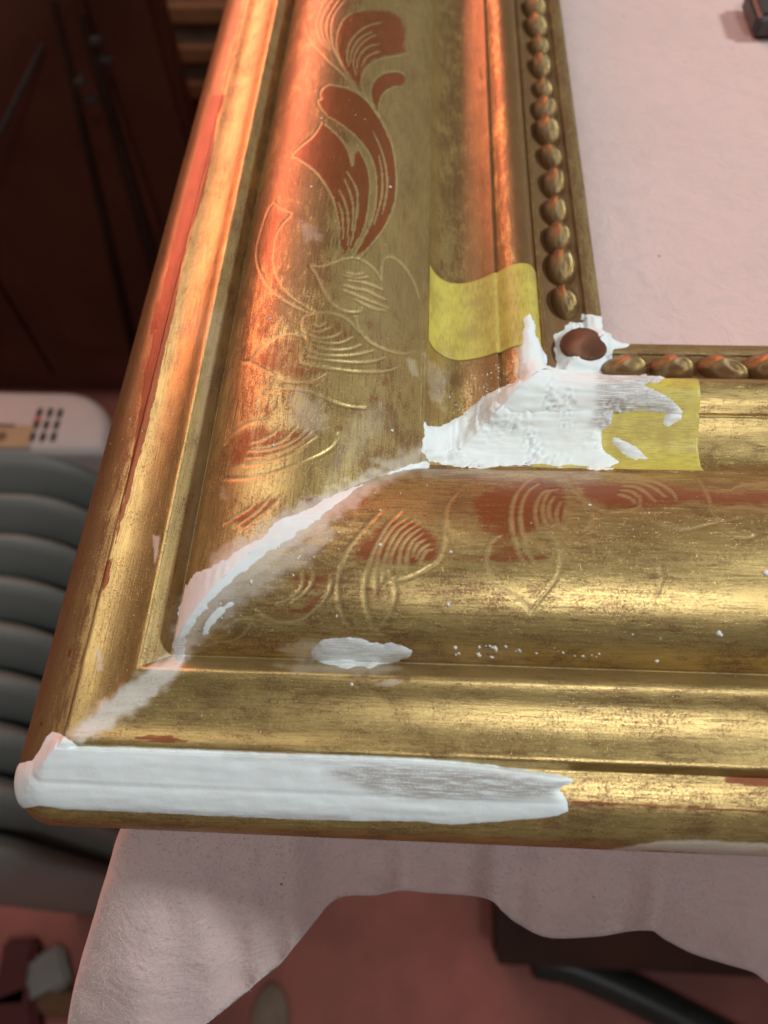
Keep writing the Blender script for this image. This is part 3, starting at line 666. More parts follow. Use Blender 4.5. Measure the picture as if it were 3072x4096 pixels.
def build_rail(side, W, lines, reds, oranges, dulls, parent):
    P = rail_grid(side, W); N = grid_normals(P, side)
    nr = len(W); Pf = P.reshape(-1, 3); Nf = N.reshape(-1, 3)
    X, dep = project(Pf)
    pxmm = FPX / np.maximum(dep, 30.0)
    view = CAM - Pf; view /= np.linalg.norm(view, axis=1, keepdims=True)
    facing = (Nf * view).sum(1) > 0.02
    s = np.tile(PS, nr); t = np.repeat(W, NS) + np.tile(PROF[:, 0], nr)
    A = {k: np.zeros(len(Pf)) for k in ('bole', 'line', 'smear', 'dull_shade', 'orange', 'rub_shade')}
    disp = 0.05 * fbm(s / 9.0, t / 26.0, 21, 3) + 0.02 * fbm(s / 1.6, t / 7.0, 23, 2)
    far = W > W[np.nonzero(np.diff(W) > 0.7)[0][0]]
    for pl in lines:
        c = catmull(pl, 5); sel = bbox_sel(X, c, 26); sel = sel[facing[sel]]
        if not len(sel): continue
        d, par = line_dist(X[sel], c); dm = d / pxmm[sel]
        taper = 0.55 + 0.45 * np.sin(np.pi * np.clip(par, 0, 1)) 
        w = 0.20 * taper * (1 + 0.5 * fbm(s[sel] / 1.0, t[sel] / 1.0, 31, 2))
        k = 1 - sstep(w * 0.7, w * 1.5, dm)
        A['line'][sel] = np.maximum(A['line'][sel], k * (0.85 + 0.3 * fbm(s[sel] / 2.0, t[sel] / 2.0, 37, 2)))
        disp[sel] += -0.10 * np.exp(-(dm / 0.23) ** 2) + 0.015 * np.exp(-((dm - 0.48) / 0.16) ** 2)
    for poly, st in reds:
        sel = bbox_sel(X, poly, 30); sel = sel[facing[sel]]
        if not len(sel): continue
        d = poly_dist(X[sel], poly) / pxmm[sel] + 0.5 * noise_for(Pf[sel])
        soft = (0.3 if st > 0.83 else 1.4) if side == 'left' else 1.8
        A['bole'][sel] = np.maximum(A['bole'][sel], st * sstep(-soft, soft, d))
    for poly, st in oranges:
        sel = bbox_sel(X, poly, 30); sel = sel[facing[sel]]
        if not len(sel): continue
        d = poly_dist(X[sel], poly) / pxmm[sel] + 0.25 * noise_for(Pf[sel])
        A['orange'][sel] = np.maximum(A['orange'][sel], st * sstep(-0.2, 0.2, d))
    for poly, st, soft in SMEAR:
        sel = bbox_sel(X, poly, soft * 3); sel = sel[facing[sel]]
        if not len(sel): continue
        d = poly_dist(X[sel], poly) + soft * 1.2 * noise_for(Pf[sel])
        A['smear'][sel] = np.maximum(A['smear'][sel], st * sstep(-soft, soft, d))
    for poly, st in dulls:
        sel = bbox_sel(X, poly, 30)
        if not len(sel): continue
        d = poly_dist(X[sel], poly) / pxmm[sel]
        A['dull_shade'][sel] = np.maximum(A['dull_shade'][sel], st * sstep(-0.3, 0.3, d))
    # rubbing by handling, grime, painted shade low outside, painted warm sheen on left
    u = np.tile(PROF[:, 0], nr); z = np.tile(PROF[:, 1], nr)
    rub_shade = 0.15 * np.exp(-((u + 27.5) / 4.0) ** 2) + 0.9 * np.exp(-((z - 8.0) / 2.2) ** 2) * (u < -29) + 0.35 * np.exp(-((u - 28) / 6.0) ** 2) + 1.5 * np.exp(-((u - 66) / 4.0) ** 2)
    if side == 'left': rub_shade = rub_shade + 0.8 * np.exp(-((u + 28.5) / 4.5) ** 2) + 1.0 * np.exp(-((u - 57) / 2.4) ** 2) + 0.6 * np.exp(-((u - 47) / 5) ** 2)  # outer bead worn; hollow and ridge reddened to paint in warm sheen
    if side == 'left': rub_shade = rub_shade + (0.45 * sstep(-8, 2, u) * sstep(20, 8, u) + 0.25 - 0.75 * sstep(12, 20, u) * sstep(38, 34, u)) * sstep(20, 90, t) * (np.tile(np.arange(NS), nr) > 60)  # copper sheen put into the colour of the roll
    if side == 'left': rub_shade = rub_shade - 0.35 * sstep(-22, -20, u) * sstep(-8, -11, u)
    A['rub_shade'] = rub_shade - 0.2
    if side == 'bottom': A['rub_shade'] += 0.25 * sstep(60, 0, t) * (u > -6) * (u < 34)
    if side == 'left': A['dull_shade'] = np.maximum(A['dull_shade'], 0.55 * sstep(20, 26, u) * sstep(36, 33, u))
    A['dull_shade'] = np.maximum(A['dull_shade'], 0.8 * (u > -9.9) * (u < -6.2) * (np.tile(np.arange(NS), nr) > 60))
    A['dull_shade'] = np.maximum(A['dull_shade'], np.maximum(0.9 * (u < -28) * sstep(14.0, 9.5, z), 0.9 * sstep(60, 61.5, u)))  # lower outer side darkened as painted shade; bead channel is grime
    Pf = Pf + Nf * disp[:, None] * (np.minimum(np.repeat(W, NS), 1.0))[:, None]
    idx = np.arange(nr * NS).reshape(nr, NS)
    F = np.stack([idx[:-1, :-1], idx[:-1, 1:], idx[1:, 1:], idx[1:, :-1]], -1).reshape(-1, 4)
    # back of the rail
    base = len(Pf); B = []
    zb = 0.25
    back = np.stack([P[:, 0], P[:, -1]], 1).copy(); back[:, :, 2] = zb
    Vall = np.vstack([Pf, back.reshape(-1, 3)])
    bi = base + np.arange(nr * 2).reshape(nr, 2)
    F2 = np.stack([idx[:-1, -1], bi[:-1, 1], bi[1:, 1], idx[1:, -1]], -1)
    F3 = np.stack([bi[:-1, 1], bi[:-1, 0], bi[1:, 0], bi[1:, 1]], -1)
    F4 = np.stack([bi[:-1, 0], idx[:-1, 0], idx[1:, 0], bi[1:, 0]], -1)
    Fall = np.vstack([F, F2, F3, F4])
    if side == 'left': Fall = Fall[:, ::-1]
    uv = np.stack([s / 10.0, t / 10.0], -1); uv = np.vstack([uv, np.repeat([[0.0, 0.0]], 2 * nr, 0)])
    if side == 'left': uv = uv + np.array([37.0, 11.0])
    at = {k: np.concatenate([v, np.zeros(2 * nr)]) for k, v in A.items()}
    me = mesh_np(side + '_rail', Vall * MM, Fall, True, at, uv)
    o = link('side_rail' if side == 'left' else 'front_rail', me, GOLD, parent)
    return o, P, N

frame = empty('picture_frame', (-0.0319, -0.0319, 0.0))
tag(frame, 'worn gilded picture frame corner under repair with engraved leaves', 'picture frame')
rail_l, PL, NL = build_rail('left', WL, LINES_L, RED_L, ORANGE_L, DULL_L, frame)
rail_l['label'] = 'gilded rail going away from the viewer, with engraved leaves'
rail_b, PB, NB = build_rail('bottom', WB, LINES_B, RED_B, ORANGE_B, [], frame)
rail_b['label'] = 'gilded front rail with a bright polished highlight'

# ------------------------------------------------------------------ beads along the sight edge
def bead_mesh(seed):
    bm = bmesh.new(); bmesh.ops.create_icosphere(bm, subdivisions=3, radius=1.0)
    r = random.Random(seed)
    k = [Vector((r.uniform(-1, 1), r.uniform(-1, 1), r.uniform(-1, 1))) * 2.2 for _ in range(5)]; ph = [r.uniform(0, 6) for _ in range(5)]
    for v in bm.verts:
        p = v.co.normalized(); d = sum(math.sin(p.dot(a) + b) for a, b in zip(k, ph)) * 0.045
        v.co = p * (1 + d); v.co.z *= 1.0 - 0.0 * p.z; v.co.x *= 1 - 0.22 * max(p.z, 0) ** 2; v.co.y *= 1 - 0.22 * max(p.z, 0) ** 2
    me = bpy.data.meshes.new('bead'); bm.to_mesh(me); bm.free()
    for p in me.polygons: p.use_smooth = True
    me.materials.append(BEAD)
    return me
BMESH = [bead_mesh(i) for i in range(5)]
def place_bead(parent, x, y, along, i):
    o = bpy.data.objects.new('bead', BMESH[i % 5]); col.objects.link(o); o.parent = parent
    p = parent; off = Vector((0, 0, 0))
    while p is not None: off += p.location; p = p.parent
    o.location = Vector((x * MM, y * MM, (4.6 + Z0) * MM)) - off
    a, c = 5.35 * MM, 3.6 * MM
    o.scale = (c, a, 5.2 * MM) if along == 'y' else (a, c, 5.0 * MM)
    k_ = random.uniform(0.9, 1.08); o.scale = [q_ * k_ * random.uniform(0.95, 1.05) for q_ in o.scale]; o.rotation_euler = (random.uniform(-.12, .12), random.uniform(-.12, .12), random.uniform(-0.2, 0.2))
    return o
BU, PITCH = 66.6, 10.5
cq = at_z(2338, 1382, 12.5)
cb = place_bead(rail_b, cq[0], cq[1], 'x', 2); cb.scale = (4.9 * MM, 4.5 * MM, 2.2 * MM); cb.rotation_euler = (0, 0, 0); cb.location.z = 12.2 * MM
cb.data = cb.data.copy(); cb.data.materials.clear(); cb.data.materials.append(simple('dark_red_bead', (0.17, 0.07, 0.04), 0.42, 0.6, 0.8, 420.0, 0.0016))
cb['label'] = 'brown corner bead ringed with fresh white filler'
for i in range(1, 30): place_bead(rail_l, BU + random.uniform(-.15, .15), BU + 9.5 + i * PITCH + random.uniform(-.2, .2), 'y', i)
for i in range(1, 12): place_bead(rail_b, BU + 1.2 + i * PITCH + random.uniform(-.2, .2), BU + random.uniform(-.15, .15), 'x', i + 3)

# ------------------------------------------------------------------ gesso fillings that sit on the gilding
def build_gesso(name, poly, hmax, width, rag, label, holes=(), thin=None, ridges=0.0, sub=(), extra=(), only=None, mound=None, fill=0.0, gritty=0.12, step=0.0):
    VV, FF, TT, UU = [], [], [], []; base = 0
    for side, P, N, W in (('left', PL, NL, WL), ('bottom', PB, NB, WB)):
        if only and side != only: continue
        Pf = P.reshape(-1, 3); Nf = N.reshape(-1, 3).copy()
        X, dep = project(Pf); pxmm = FPX / np.maximum(dep, 30)
        allp = np.vstack([np.array(poly)] + [np.array(e) for e in extra])
        lo = allp.min(0) - 30; hi = allp.max(0) + 30
        inb = (X[:, 0] > lo[0]) & (X[:, 0] < hi[0]) & (X[:, 1] > lo[1]) & (X[:, 1] < hi[1])
        view = CAM - Pf; view /= np.linalg.norm(view, axis=1, keepdims=True)
        inb &= (Nf * view).sum(1) > -0.25
        sel = np.nonzero(inb)[0]
        if not len(sel): continue
        # normals lean onto the mitre plane near the joint so both halves meet
        w = np.repeat(W, NS); bl = sstep(2.0, 0.0, w)[:, None]
        nm = Nf.copy(); av = (nm[:, 0] + nm[:, 1]) / 2; nm[:, 0] = av; nm[:, 1] = av
        nm /= np.linalg.norm(nm, axis=1, keepdims=True) + 1e-9
        Nf = Nf * (1 - bl) + nm * bl
        d = poly_dist(X[sel], poly)
        for e in extra: d = np.maximum(d, poly_dist(X[sel], e))
        for (hx, hy, rx, ry) in holes:
            e = (np.hypot((X[sel, 0] - hx) / rx, (X[sel, 1] - hy) / ry) - 1) * min(rx, ry); d = np.minimum(d, e)
        for q in sub: d = np.minimum(d, -poly_dist(X[sel], q))
        q = Pf[sel]
        d = d / pxmm[sel] + rag * fbm(q[:, 0] / 1.1, q[:, 1] / 1.1 + q[:, 2] / 1.3, 41, 4)
        lump = 1 + 0.35 * fbm(q[:, 0] / 5.0, q[:, 1] / 5.0, 43, 3)
        h = np.where(d > 0, hmax * lump * (1 - np.exp(-d / width)), d * 0.5)
        if ridges: h += np.where(d > 0.3, ridges * fbm(q[:, 0] / (7.0 if side == 'bottom' else 0.8), q[:, 1] / (0.8 if side == 'bottom' else 7.0), 47, 3) * sstep(0.3, 1.2, d), 0)
        if mound is not None:
            rr = np.hypot(q[:, 0] - mound[0], q[:, 1] - mound[1]); h += np.where(d > 0, mound[2] * np.exp(-(np.maximum(rr - 4.6, 0) / 1.9) ** 2) * sstep(0, 0.8, d), 0)
        ws = w[sel]
        zl = np.zeros(len(Pf))
        if step:
            us_ = np.tile(PROF[:, 0], len(W)); zt = np.interp(us_, [-26.2, -23.5, -21.0], [18.7, 20.7, 22.3]); zl = np.where((us_ > -26.2) & (us_ < -21.0) & (np.tile(PS, len(W)) > 12), np.maximum(zt - Pf[:, 2], 0), 0); wd = np.zeros(len(Pf)); wd[sel] = sstep(0.0, 0.9, d); zl = zl * wd * (sstep(5.0, 0.0, w) if side == 'left' else 1.0)
        if fill: h += np.where(d > 0, fill * np.exp(-(ws / 3.5) ** 2) * sstep(0, 2.0, d), 0)
        h += np.where(d > 0.2, gritty * fbm(q[:, 0] / 0.55, q[:, 1] / 0.55 + q[:, 2] * 0.8, 53, 2) * sstep(0.0, 0.45, fbm(q[:, 0] / 4.0, q[:, 1] / 4.0, 59, 2)), 0)
        H = np.full(len(Pf), -9.0); H[sel] = h
        th = np.zeros(len(Pf))
        if thin is not None:
            for tp, ts, soft in thin:
                k = sel[h > -1]; th[k] = np.maximum(th[k], ts * sstep(-soft, soft, poly_dist(X[k], tp)))
        nr = len(W); idx = np.arange(nr * NS).reshape(nr, NS)
        F = np.stack([idx[:-1, :-1], idx[:-1, 1:], idx[1:, 1:], idx[1:, :-1]], -1).reshape(-1, 4)
        keep = (H[F].max(1) > 0.0) & (H[F].min(1) > -5)
        F = F[keep]
        if not len(F): continue
        us, inv = np.unique(F, return_inverse=True); F = inv.reshape(-1, 4)
        hh = np.maximum(H[us], -0.25)
        VV.append(Pf[us] + Nf[us] * hh[:, None] + np.stack([0 * zl[us], 0 * zl[us], zl[us]], -1)); FF.append((F if side == 'bottom' else F[:, ::-1]) + base); TT.append(th[us])
        ss = np.tile(PS, nr)[us]; tt = (np.repeat(W, NS) + np.tile(PROF[:, 0], nr))[us]
        UU.append(np.stack([ss / 10, tt / 10], -1)); base += len(us)
    me = mesh_np(name, np.vstack(VV) * MM, np.vstack(FF), True, {'thin': np.concatenate(TT)}, np.vstack(UU))
    bm = bmesh.new(); bm.from_mesh(me); bmesh.ops.remove_doubles(bm, verts=bm.verts, dist=0.00006); bm.to_mesh(me); bm.free()
    o = link(name, me, GESSO, frame)
    o['label'] = label
    return o

EDGE = [(210, 2926), (240, 2935), (290, 2962), (310, 2984), (340, 2983), (430, 2988), (520, 2986), (600, 2992), (800, 2998), (1100, 3011), (1413, 3020), (1727, 3037), (1962, 3060), (2119, 3084), (2228, 3100), (2275, 3111), (2297, 3127), (2268, 3139), (2232, 3155), (2252, 3178), (2271, 3209), (2275, 3245), (2228, 3264), (2040, 3284), (1805, 3299), (1649, 3284), (1413, 3284), (1100, 3276), (800, 3262), (500, 3247), (250, 3236), (152, 3222), (60, 3240), (40, 3130), (60, 3060), (130, 3040), (165, 2990), (185, 2945)]
build_gesso('gesso_edge', EDGE, 0.36, 1.1, 0.14, 'smooth white filler coating the outer front edge and corner', ridges=0.10, step=1.5, gritty=0.04,
            thin=[([(1300, 3090), (1480, 3060), (1800, 3080), (2100, 3110), (2240, 3150), (2200, 3190), (1900, 3200), (1600, 3190), (1480, 3160)], .9, 25), ([(900, 3010), (1500, 3025), (1700, 3060), (1400, 3075), (900, 3050)], .35, 15), ([(150, 3225), (800, 3240), (1400, 3262), (1400, 3300), (700, 3290), (150, 3260)], .5, 10)])
MAIN = T6([(105, 1085), (120, 1010), (125, 945), (140, 965), (210, 965), (280, 930), (340, 890), (390, 840), (440, 800), (500, 770), (570, 745), (610, 720), (612, 640), (615, 560), (625, 480), (630, 420), (655, 375), (670, 400), (690, 440), (700, 500), (725, 560), (745, 610), (750, 650), (800, 675), (800, 640), (790, 590), (790, 540), (780, 500), (810, 490), (835, 470), (850, 440), (930, 430), (930, 395), (1000, 395), (1030, 405), (1035, 470), (1060, 500), (1110, 530), (1170, 545), (1160, 560), (1090, 570), (1075, 620), (1060, 690), (1200, 695), (1370, 710), (1330, 740), (1250, 755), (1340, 790), (1400, 830), (1450, 890), (1440, 930), (1370, 980), (1330, 950), (1350, 900), (1250, 890), (1100, 900), (1080, 950), (1030, 1000), (1040, 1080), (1130, 1150), (1090, 1178), (1000, 1185), (930, 1170), (800, 1172), (650, 1168), (500, 1168), (400, 1182), (280, 1168), (200, 1152), (150, 1140)])
LOBE = T6([(1080, 1000), (1150, 1040), (1230, 1080), (1280, 1140), (1200, 1140), (1130, 1110), (1080, 1060)])
build_gesso('gesso_filling', MAIN, 0.70, 0.9, 0.5, 'thick white filler spread over the inner corner and its bead', ridges=0.35, extra=[LOBE], mound=(cq[0], cq[1], 1.5), fill=1.3, gritty=0.75,
            thin=[(T6([(1000, 700), (1380, 715), (1420, 900), (1050, 990), (960, 960), (1000, 860)]), .75, 20), (T6([(1050, 1000), (1300, 1100), (1280, 1160), (1080, 1100)]), .4, 15), (T6([(390, 800), (600, 1000), (480, 1000), (380, 880)]), .35, 25)])
SEAM = [(704, 2660), (690, 2590), (706, 2500), (722, 2420), (745, 2340), (780, 2290), (840, 2268), (900, 2238), (960, 2190), (1050, 2150), (1100, 2090), (1180, 2058), (1290, 2000), (1380, 1958), (1500, 1913), (1600, 1868), (1700, 1842), (1725, 1866), (1600, 1884), (1510, 1922), (1420, 1962), (1370, 2000), (1290, 2060), (1230, 2108), (1150, 2160), (1060, 2220), (990, 2280), (930, 2330), (880, 2370), (830, 2430), (780, 2490), (745, 2550), (740, 2600), (738, 2640), (720, 2668)]
FLAKE = [(805, 2540), (835, 2470), (880, 2425), (930, 2400), (940, 2410), (900, 2450), (850, 2500), (815, 2560)]
build_gesso('gesso_seam', SEAM, 0.10, 0.9, 0.6, 'ragged white filler line along the mitre joint', extra=[FLAKE], ridges=0.1,
            thin=[(T42([(0, 560), (200, 420), (420, 300), (560, 280), (400, 420), (150, 600), (0, 700)]), .12, 20), ([(690, 2560), (750, 2540), (740, 2670), (690, 2670)], .6, 15)])
OVAL = [(1245, 2605), (1290, 2562), (1340, 2552), (1400, 2545), (1460, 2562), (1500, 2577), (1545, 2570), (1600, 2575), (1648, 2602), (1640, 2625), (1600, 2640), (1540, 2650), (1480, 2670), (1380, 2668), (1300, 2652), (1250, 2640)]
build_gesso('gesso_dab', OVAL, 0.4, 0.6, 0.45, 'oval greyish white dab of filler on the front rail', ridges=0.12, only='bottom', thin=[([(1230, 2530), (1660, 2530), (1660, 2680), (1230, 2680)], .55, 10)])

# loose crumbs and flecks of filler
def surf_point(px, py):
    """nearest rail surface point under a photograph pixel (grid search)"""
    best = None
    for side, X_, dep_, P, N in RAILPX:
        d = np.hypot(X_[:, 0] - px, X_[:, 1] - py); k = np.nonzero(d < 9)[0]
        if len(k):
            j = k[np.argmin(dep_[k])]
            if best is None or dep_[j] < best[0]: best = (dep_[j], P[j], N[j])
    return best
RAILPX = []
for side, P, N in (('left', PL, NL), ('bottom', PB, NB)):
    X_, dep_ = project(P.reshape(-1, 3)); k = (X_[:, 0] > -20) & (X_[:, 0] < 3100) & (X_[:, 1] > -20) & (X_[:, 1] < 3450)
    RAILPX.append((side, X_[k], dep_[k], P.reshape(-1, 3)[k], N.reshape(-1, 3)[k]))
spots = []
R = random.Random(5)
for _ in range(70):
    a = R.random(); spots.append((1820 + 260 * a + R.gauss(0, 28), 1590 - 130 * a + R.gauss(0, 30), R.uniform(.08, .22)))
for _ in range(16): spots.append((R.uniform(1810, 2150), 2610 + R.gauss(0, 14), R.uniform(.15, .45)))
for _ in range(8): spots.append((R.uniform(2200, 2400), 2625 + R.gauss(0, 8), R.uniform(.1, .25)))
for _ in range(150): spots.append((R.uniform(400, 3060), R.uniform(50, 3000), R.uniform(.05, .16)))
for _ in range(60):
    a = R.random(); spots.append((730 + 960 * a + R.gauss(0, 45), 2560 - 690 * a + R.gauss(0, 35), R.uniform(.06, .2)))
for p in [(2870, 2540, .5), (2880, 2545, .35), (3062, 2290, .6), (1240, 740, .3), (1285, 465, .28), (1570, 745, .4), (1086, 1775, .3), (1576, 1720, .35), (1517, 2173, .3), (1800, 2200, .3), (1342, 2470, .25), (1405, 2745, .35), (2355, 2012, .35), (1000, 2320, .3), (1790, 2420, .35), (2530, 2542, .25), (2620, 2650, .45), (950, 330, .4), (940, 350, .3), (1075, 1270, .3)]: spots.append(p)
VV, FF = [], []; base = 0
ico = bmesh.new(); bmesh.ops.create_icosphere(ico, subdivisions=1, radius=1.0); ico.verts.ensure_lookup_table()
IV = np.array([v.co[:] for v in ico.verts]); IF = np.array([[v.index for v in f.verts] for f in ico.faces]); ico.free()
for (x, y, r) in spots:
    b = surf_point(x, y)
    if b is None or b[2][2] < 0.1: continue
    nrm = b[2]; a1 = np.cross(nrm, [0.3, 0.8, 0.2]); a1 /= np.linalg.norm(a1); a2 = np.cross(nrm, a1)
    e = R.uniform(.5, 1.6); an = R.uniform(0, 6.28); b1 = a1 * math.cos(an) + a2 * math.sin(an); b2 = np.cross(nrm, b1)
    J = IV * (1 + rng.uniform(-.3, .3, (len(IV), 1)))
    VV.append(b[1] + J[:, :1] * b1 * r * e + J[:, 1:2] * b2 * r + J[:, 2:3] * nrm * r * 0.25); FF.append(IF + base); base += len(IV)
me = mesh_np('gesso_crumb', np.vstack(VV) * MM, np.vstack(FF), True)
o = link('gesso_crumb', me, simple('white_crumb', (0.72, 0.72, 0.68), 0.7, 0, 0.1, 300.0), frame)
o['kind'] = 'stuff'; o['label'] = 'tiny white flecks of dried filler'

# ------------------------------------------------------------------ strips of masking tape
def tape(name, side, u0, u1, t0, t1, label):
    k = np.nonzero((PROF[:, 0] >= u0) & (PROF[:, 0] <= u1) & (np.arange(NS) > 60))[0]
    pr = PROF[k]; ss = PS[k]
    nt = 60; tt = np.linspace(0, 1, nt)
    dn = np.gradient(pr, axis=0); nn = np.stack([-dn[:, 1], dn[:, 0]], -1); nn /= np.linalg.norm(nn, axis=1, keepdims=True)
    # tape bridges the small groove instead of following it
    zz = pr[:, 1] + 0.0
    for _ in range(10): zz[1:-1] = np.maximum(pr[1:-1, 1], 0.25 * zz[:-2] + 0.5 * zz[1:-1] + 0.25 * zz[2:])
    off = 0.14
    V = []; U = []
    fr = (ss - ss[0]) / (ss[-1] - ss[0])
    for a in tt:
        lo = t0[0] + (t0[1] - t0[0]) * fr; hi = t1[0] + (t1[1] - t1[0]) * fr
        edge = 0.10 * fbm(ss / 2.0, ss * 0 + a * 3, 61, 2)
        t = lo + (hi - lo) * a + (edge if a in (0.0, 1.0) else 0)
        wob = 0.06 * fbm(ss / 3.0, t / 3.0, 63, 2)
        uu = pr[:, 0] + nn[:, 0] * (off + wob); z = zz + nn[:, 1] * (off + wob)
        V.append(np.stack([uu, t, z], -1) if side == 'left' else np.stack([t, uu, z], -1)); U.append(np.stack([ss / 10, t / 10], -1))
    V = np.array(V); n1, n2 = V.shape[:2]; idx = np.arange(n1 * n2).reshape(n1, n2)
    F = np.stack([idx[:-1, :-1], idx[:-1, 1:], idx[1:, 1:], idx[1:, :-1]], -1).reshape(-1, 4)
    if side == 'left': F = F[:, ::-1]
    org = V.reshape(-1, 3).mean(0)
    me = mesh_np(name, (V.reshape(-1, 3) - org) * MM, F, True, None, np.array(U).reshape(-1, 2))
    o = link(name, me, TAPE); o.location = org * MM
    sm_ = o.modifiers.new('thickness', 'SOLIDIFY'); sm_.thickness = 0.00009; sm_.offset = 1.0
    return tag(o, label, 'tape', 'strips of yellow masking tape')
def on_plane(px, py, u, z, side):
    r = ray(px, py)
    i, j = (0, 1) if side == 'left' else (1, 0)
    k = (u - CAM[i]) / r[i] if abs(r[i]) > 0.35 else (z - CAM[2]) / r[2]
    k = (z - CAM[2]) / r[2]
    return (CAM + r * k)[j]
tl0 = (on_plane(1697, 1352, 34.5, 18.5, 'left'), on_plane(2100, 1392, 57, 17.5, 'left'))
tl1 = (on_plane(1697, 1052, 34.5, 18.5, 'left'), on_plane(2125, 1057, 57, 17.5, 'left'))
tape('masking_tape', 'left', 34.8, 59.7, tl0, tl1, 'yellow masking tape across the rail that runs away from the viewer')
tb1 = (on_plane(2862, 1895, 34.5, 18.5, 'bottom'), on_plane(2790, 1512, 58, 17.2, 'bottom'))
tape('masking_tape', 'bottom', 34.8, 59.7, (tb1[0] - 34, tb1[1] - 34), tb1, 'yellow masking tape partly buried under white filler on the front rail')
print('tape', tl0, tl1, tb1)

# ------------------------------------------------------------------ small thing lying on the cloth
p = at_z(3100, 66, 3.0)
bm = bmesh.new(); box_bm(bm, (p[0] * MM + 0.006, p[1] * MM, 0.0042), (0.030, 0.019, 0.008)); bmesh.ops.bevel(bm, geom=list(bm.edges), offset=0.002, segments=3, affect='EDGES')
box_bm(bm, (p[0] * MM + 0.012, p[1] * MM, 0.0085), (0.010, 0.012, 0.0008))
tag(bm_obj('rubber_block', bm, DARKGREY), 'small dark grey block lying on the pink cloth at the upper right', 'block')

# ------------------------------------------------------------------ oil heater on the floor, left of the bench
HT = -330.0       # top of the fins
fins_y = [1835, 1985, 2145, 2324, 2510, 2709, 2895]
fp = [at_z(170, y, HT) for y in fins_y]
right = at_z(375, 2150, HT - 20)[0]
pitch = (fp[1][1] - fp[5][1]) / 4.0
print('heater pitch', pitch, 'right x', right, 'y0', fp[0][1], fp[-1][1])
HW = 170.0; hx = right - HW / 2
heater = empty('oil_heater', (hx * MM, (fp[0][1] - 3.5 * pitch) * MM, FLOOR_Z * MM))
tag(heater, 'grey finned oil heater with white control end on the floor by the bench', 'heater')
def fin_mesh():
    # rounded plate, thicker in the middle, normal along y
    bm = bmesh.new(); h = (HT - FLOOR_Z - 70); r = 55.0; w = HW / 2
    prof = []
    for cx, cz, a0 in ((w - r, h / 2 - r, 0), (-w + r, h / 2 - r, 90), (-w + r, -h / 2 + r, 180), (w - r, -h / 2 + r, 270)):
        for k in range(9):
            a = math.radians(a0 + k * 11.25); prof.append((cx + r * math.cos(a), cz + r * math.sin(a)))
    rings = []
    for sc, th in ((0.55, 19.0), (0.80, 12.0), (0.93, 6.0), (1.0, 2.0), (1.0, -2.0), (0.93, -6.0), (0.80, -12.0), (0.55, -19.0)):
        rings.append([bm.verts.new((x * MM * (1 - (1 - sc) * 1.0), -th * MM, (z - math.copysign((1 - sc) * w, z)) * MM)) for x, z in prof])
    n = len(prof)
    for a, b in zip(rings[:-1], rings[1:]):
        for j in range(n): bm.faces.new((a[j], a[(j + 1) % n], b[(j + 1) % n], b[j]))
    bm.faces.new(rings[0]); bm.faces.new(rings[-1][::-1])
    bmesh.ops.recalc_face_normals(bm, faces=bm.faces)
    me = bpy.data.meshes.new('fin'); bm.to_mesh(me); bm.free()
    for p in me.polygons: p.use_smooth = True
    me.materials.append(HEATGREY); return me
FM = fin_mesh(); hmid = (HT + FLOOR_Z + 70) / 2
for k in range(9):
    o = bpy.data.objects.new('fin', FM); col.objects.link(o); o.parent = heater
    o.location = Vector((hx * MM, (fp[0][1] - k * pitch) * MM, hmid * MM)) - heater.location
for zz in (HT - 60, FLOOR_Z + 130):
    me = tube_mesh('oil_pipe', [(hx * MM, (fp[0][1] + 20) * MM, zz * MM), (hx * MM, (fp[0][1] - 8.4 * pitch) * MM, zz * MM)], [0.02, 0.02]); link('oil_pipe', me, HEATGREY, heater)
# control end: a low white housing whose top carries vents and a sticker
cz_top = HT + 6
cy0 = at_z(170, 1806, cz_top)[1]; cy1 = at_z(170, 1556, cz_top)[1]
cx1 = at_z(432, 1770, cz_top)[0]; cx0 = cx1 - HW - 30
bm = bmesh.new(); box_bm(bm, ((cx0 + cx1) / 2 * MM, (cy0 + cy1) / 2 * MM, (cz_top - 230) * MM), ((cx1 - cx0) * MM, (cy1 - cy0) * MM, 0.460))
ed = [e for e in bm.edges if abs(e.verts[0].co.z - e.verts[1].co.z) > 0.1 and e.verts[0].co.y > (cy0 + 10) * MM]
bmesh.ops.bevel(bm, geom=ed, offset=0.046, segments=8, affect='EDGES', profile=0.5)
ed = [e for e in bm.edges if e.verts[0].co.z > (cz_top - 1) * MM and e.verts[1].co.z > (cz_top - 1) * MM and len(e.link_faces) == 2 and e.calc_face_angle(0) > 0.8]
bmesh.ops.bevel(bm, geom=ed, offset=0.008, segments=4, affect='EDGES', profile=0.5)
house = bm_obj('control_housing', bm, HEATWHITE, heater, 0, True)
def on_top(px, py): return at_z(px, py, cz_top)
for (x, y) in [(158, 1652), (200, 1652), (240, 1654), (146, 1699), (186, 1700), (227, 1700), (130, 1748), (172, 1748), (214, 1748)]:
    q = on_top(x, y); bm = bmesh.new()
    box_bm(bm, (q[0] * MM, q[1] * MM, cz_top * MM), (0.0042, 0.0085, 0.0016)); bm_obj('vent_hole', bm, HOLE, house, 0.0006)
q0 = on_top(-60, 1700); q1 = on_top(112, 1793)
bm = bmesh.new(); box_bm(bm, ((q0[0] + q1[0]) / 2 * MM, (q0[1] + q1[1]) / 2 * MM, (cz_top + 0.3) * MM), ((q1[0] - q0[0]) * MM, (q0[1] - q1[1]) * MM, 0.0010)); bm_obj('sticker', bm, LABELTAN, house, 0.0003)
q = on_top(20, 1705); bm = bmesh.new(); box_bm(bm, (q[0] * MM, q[1] * MM, (cz_top + 0.9) * MM), (0.016, 0.003, 0.0004)); bm_obj('sticker_print', bm, TANWOOD, house)
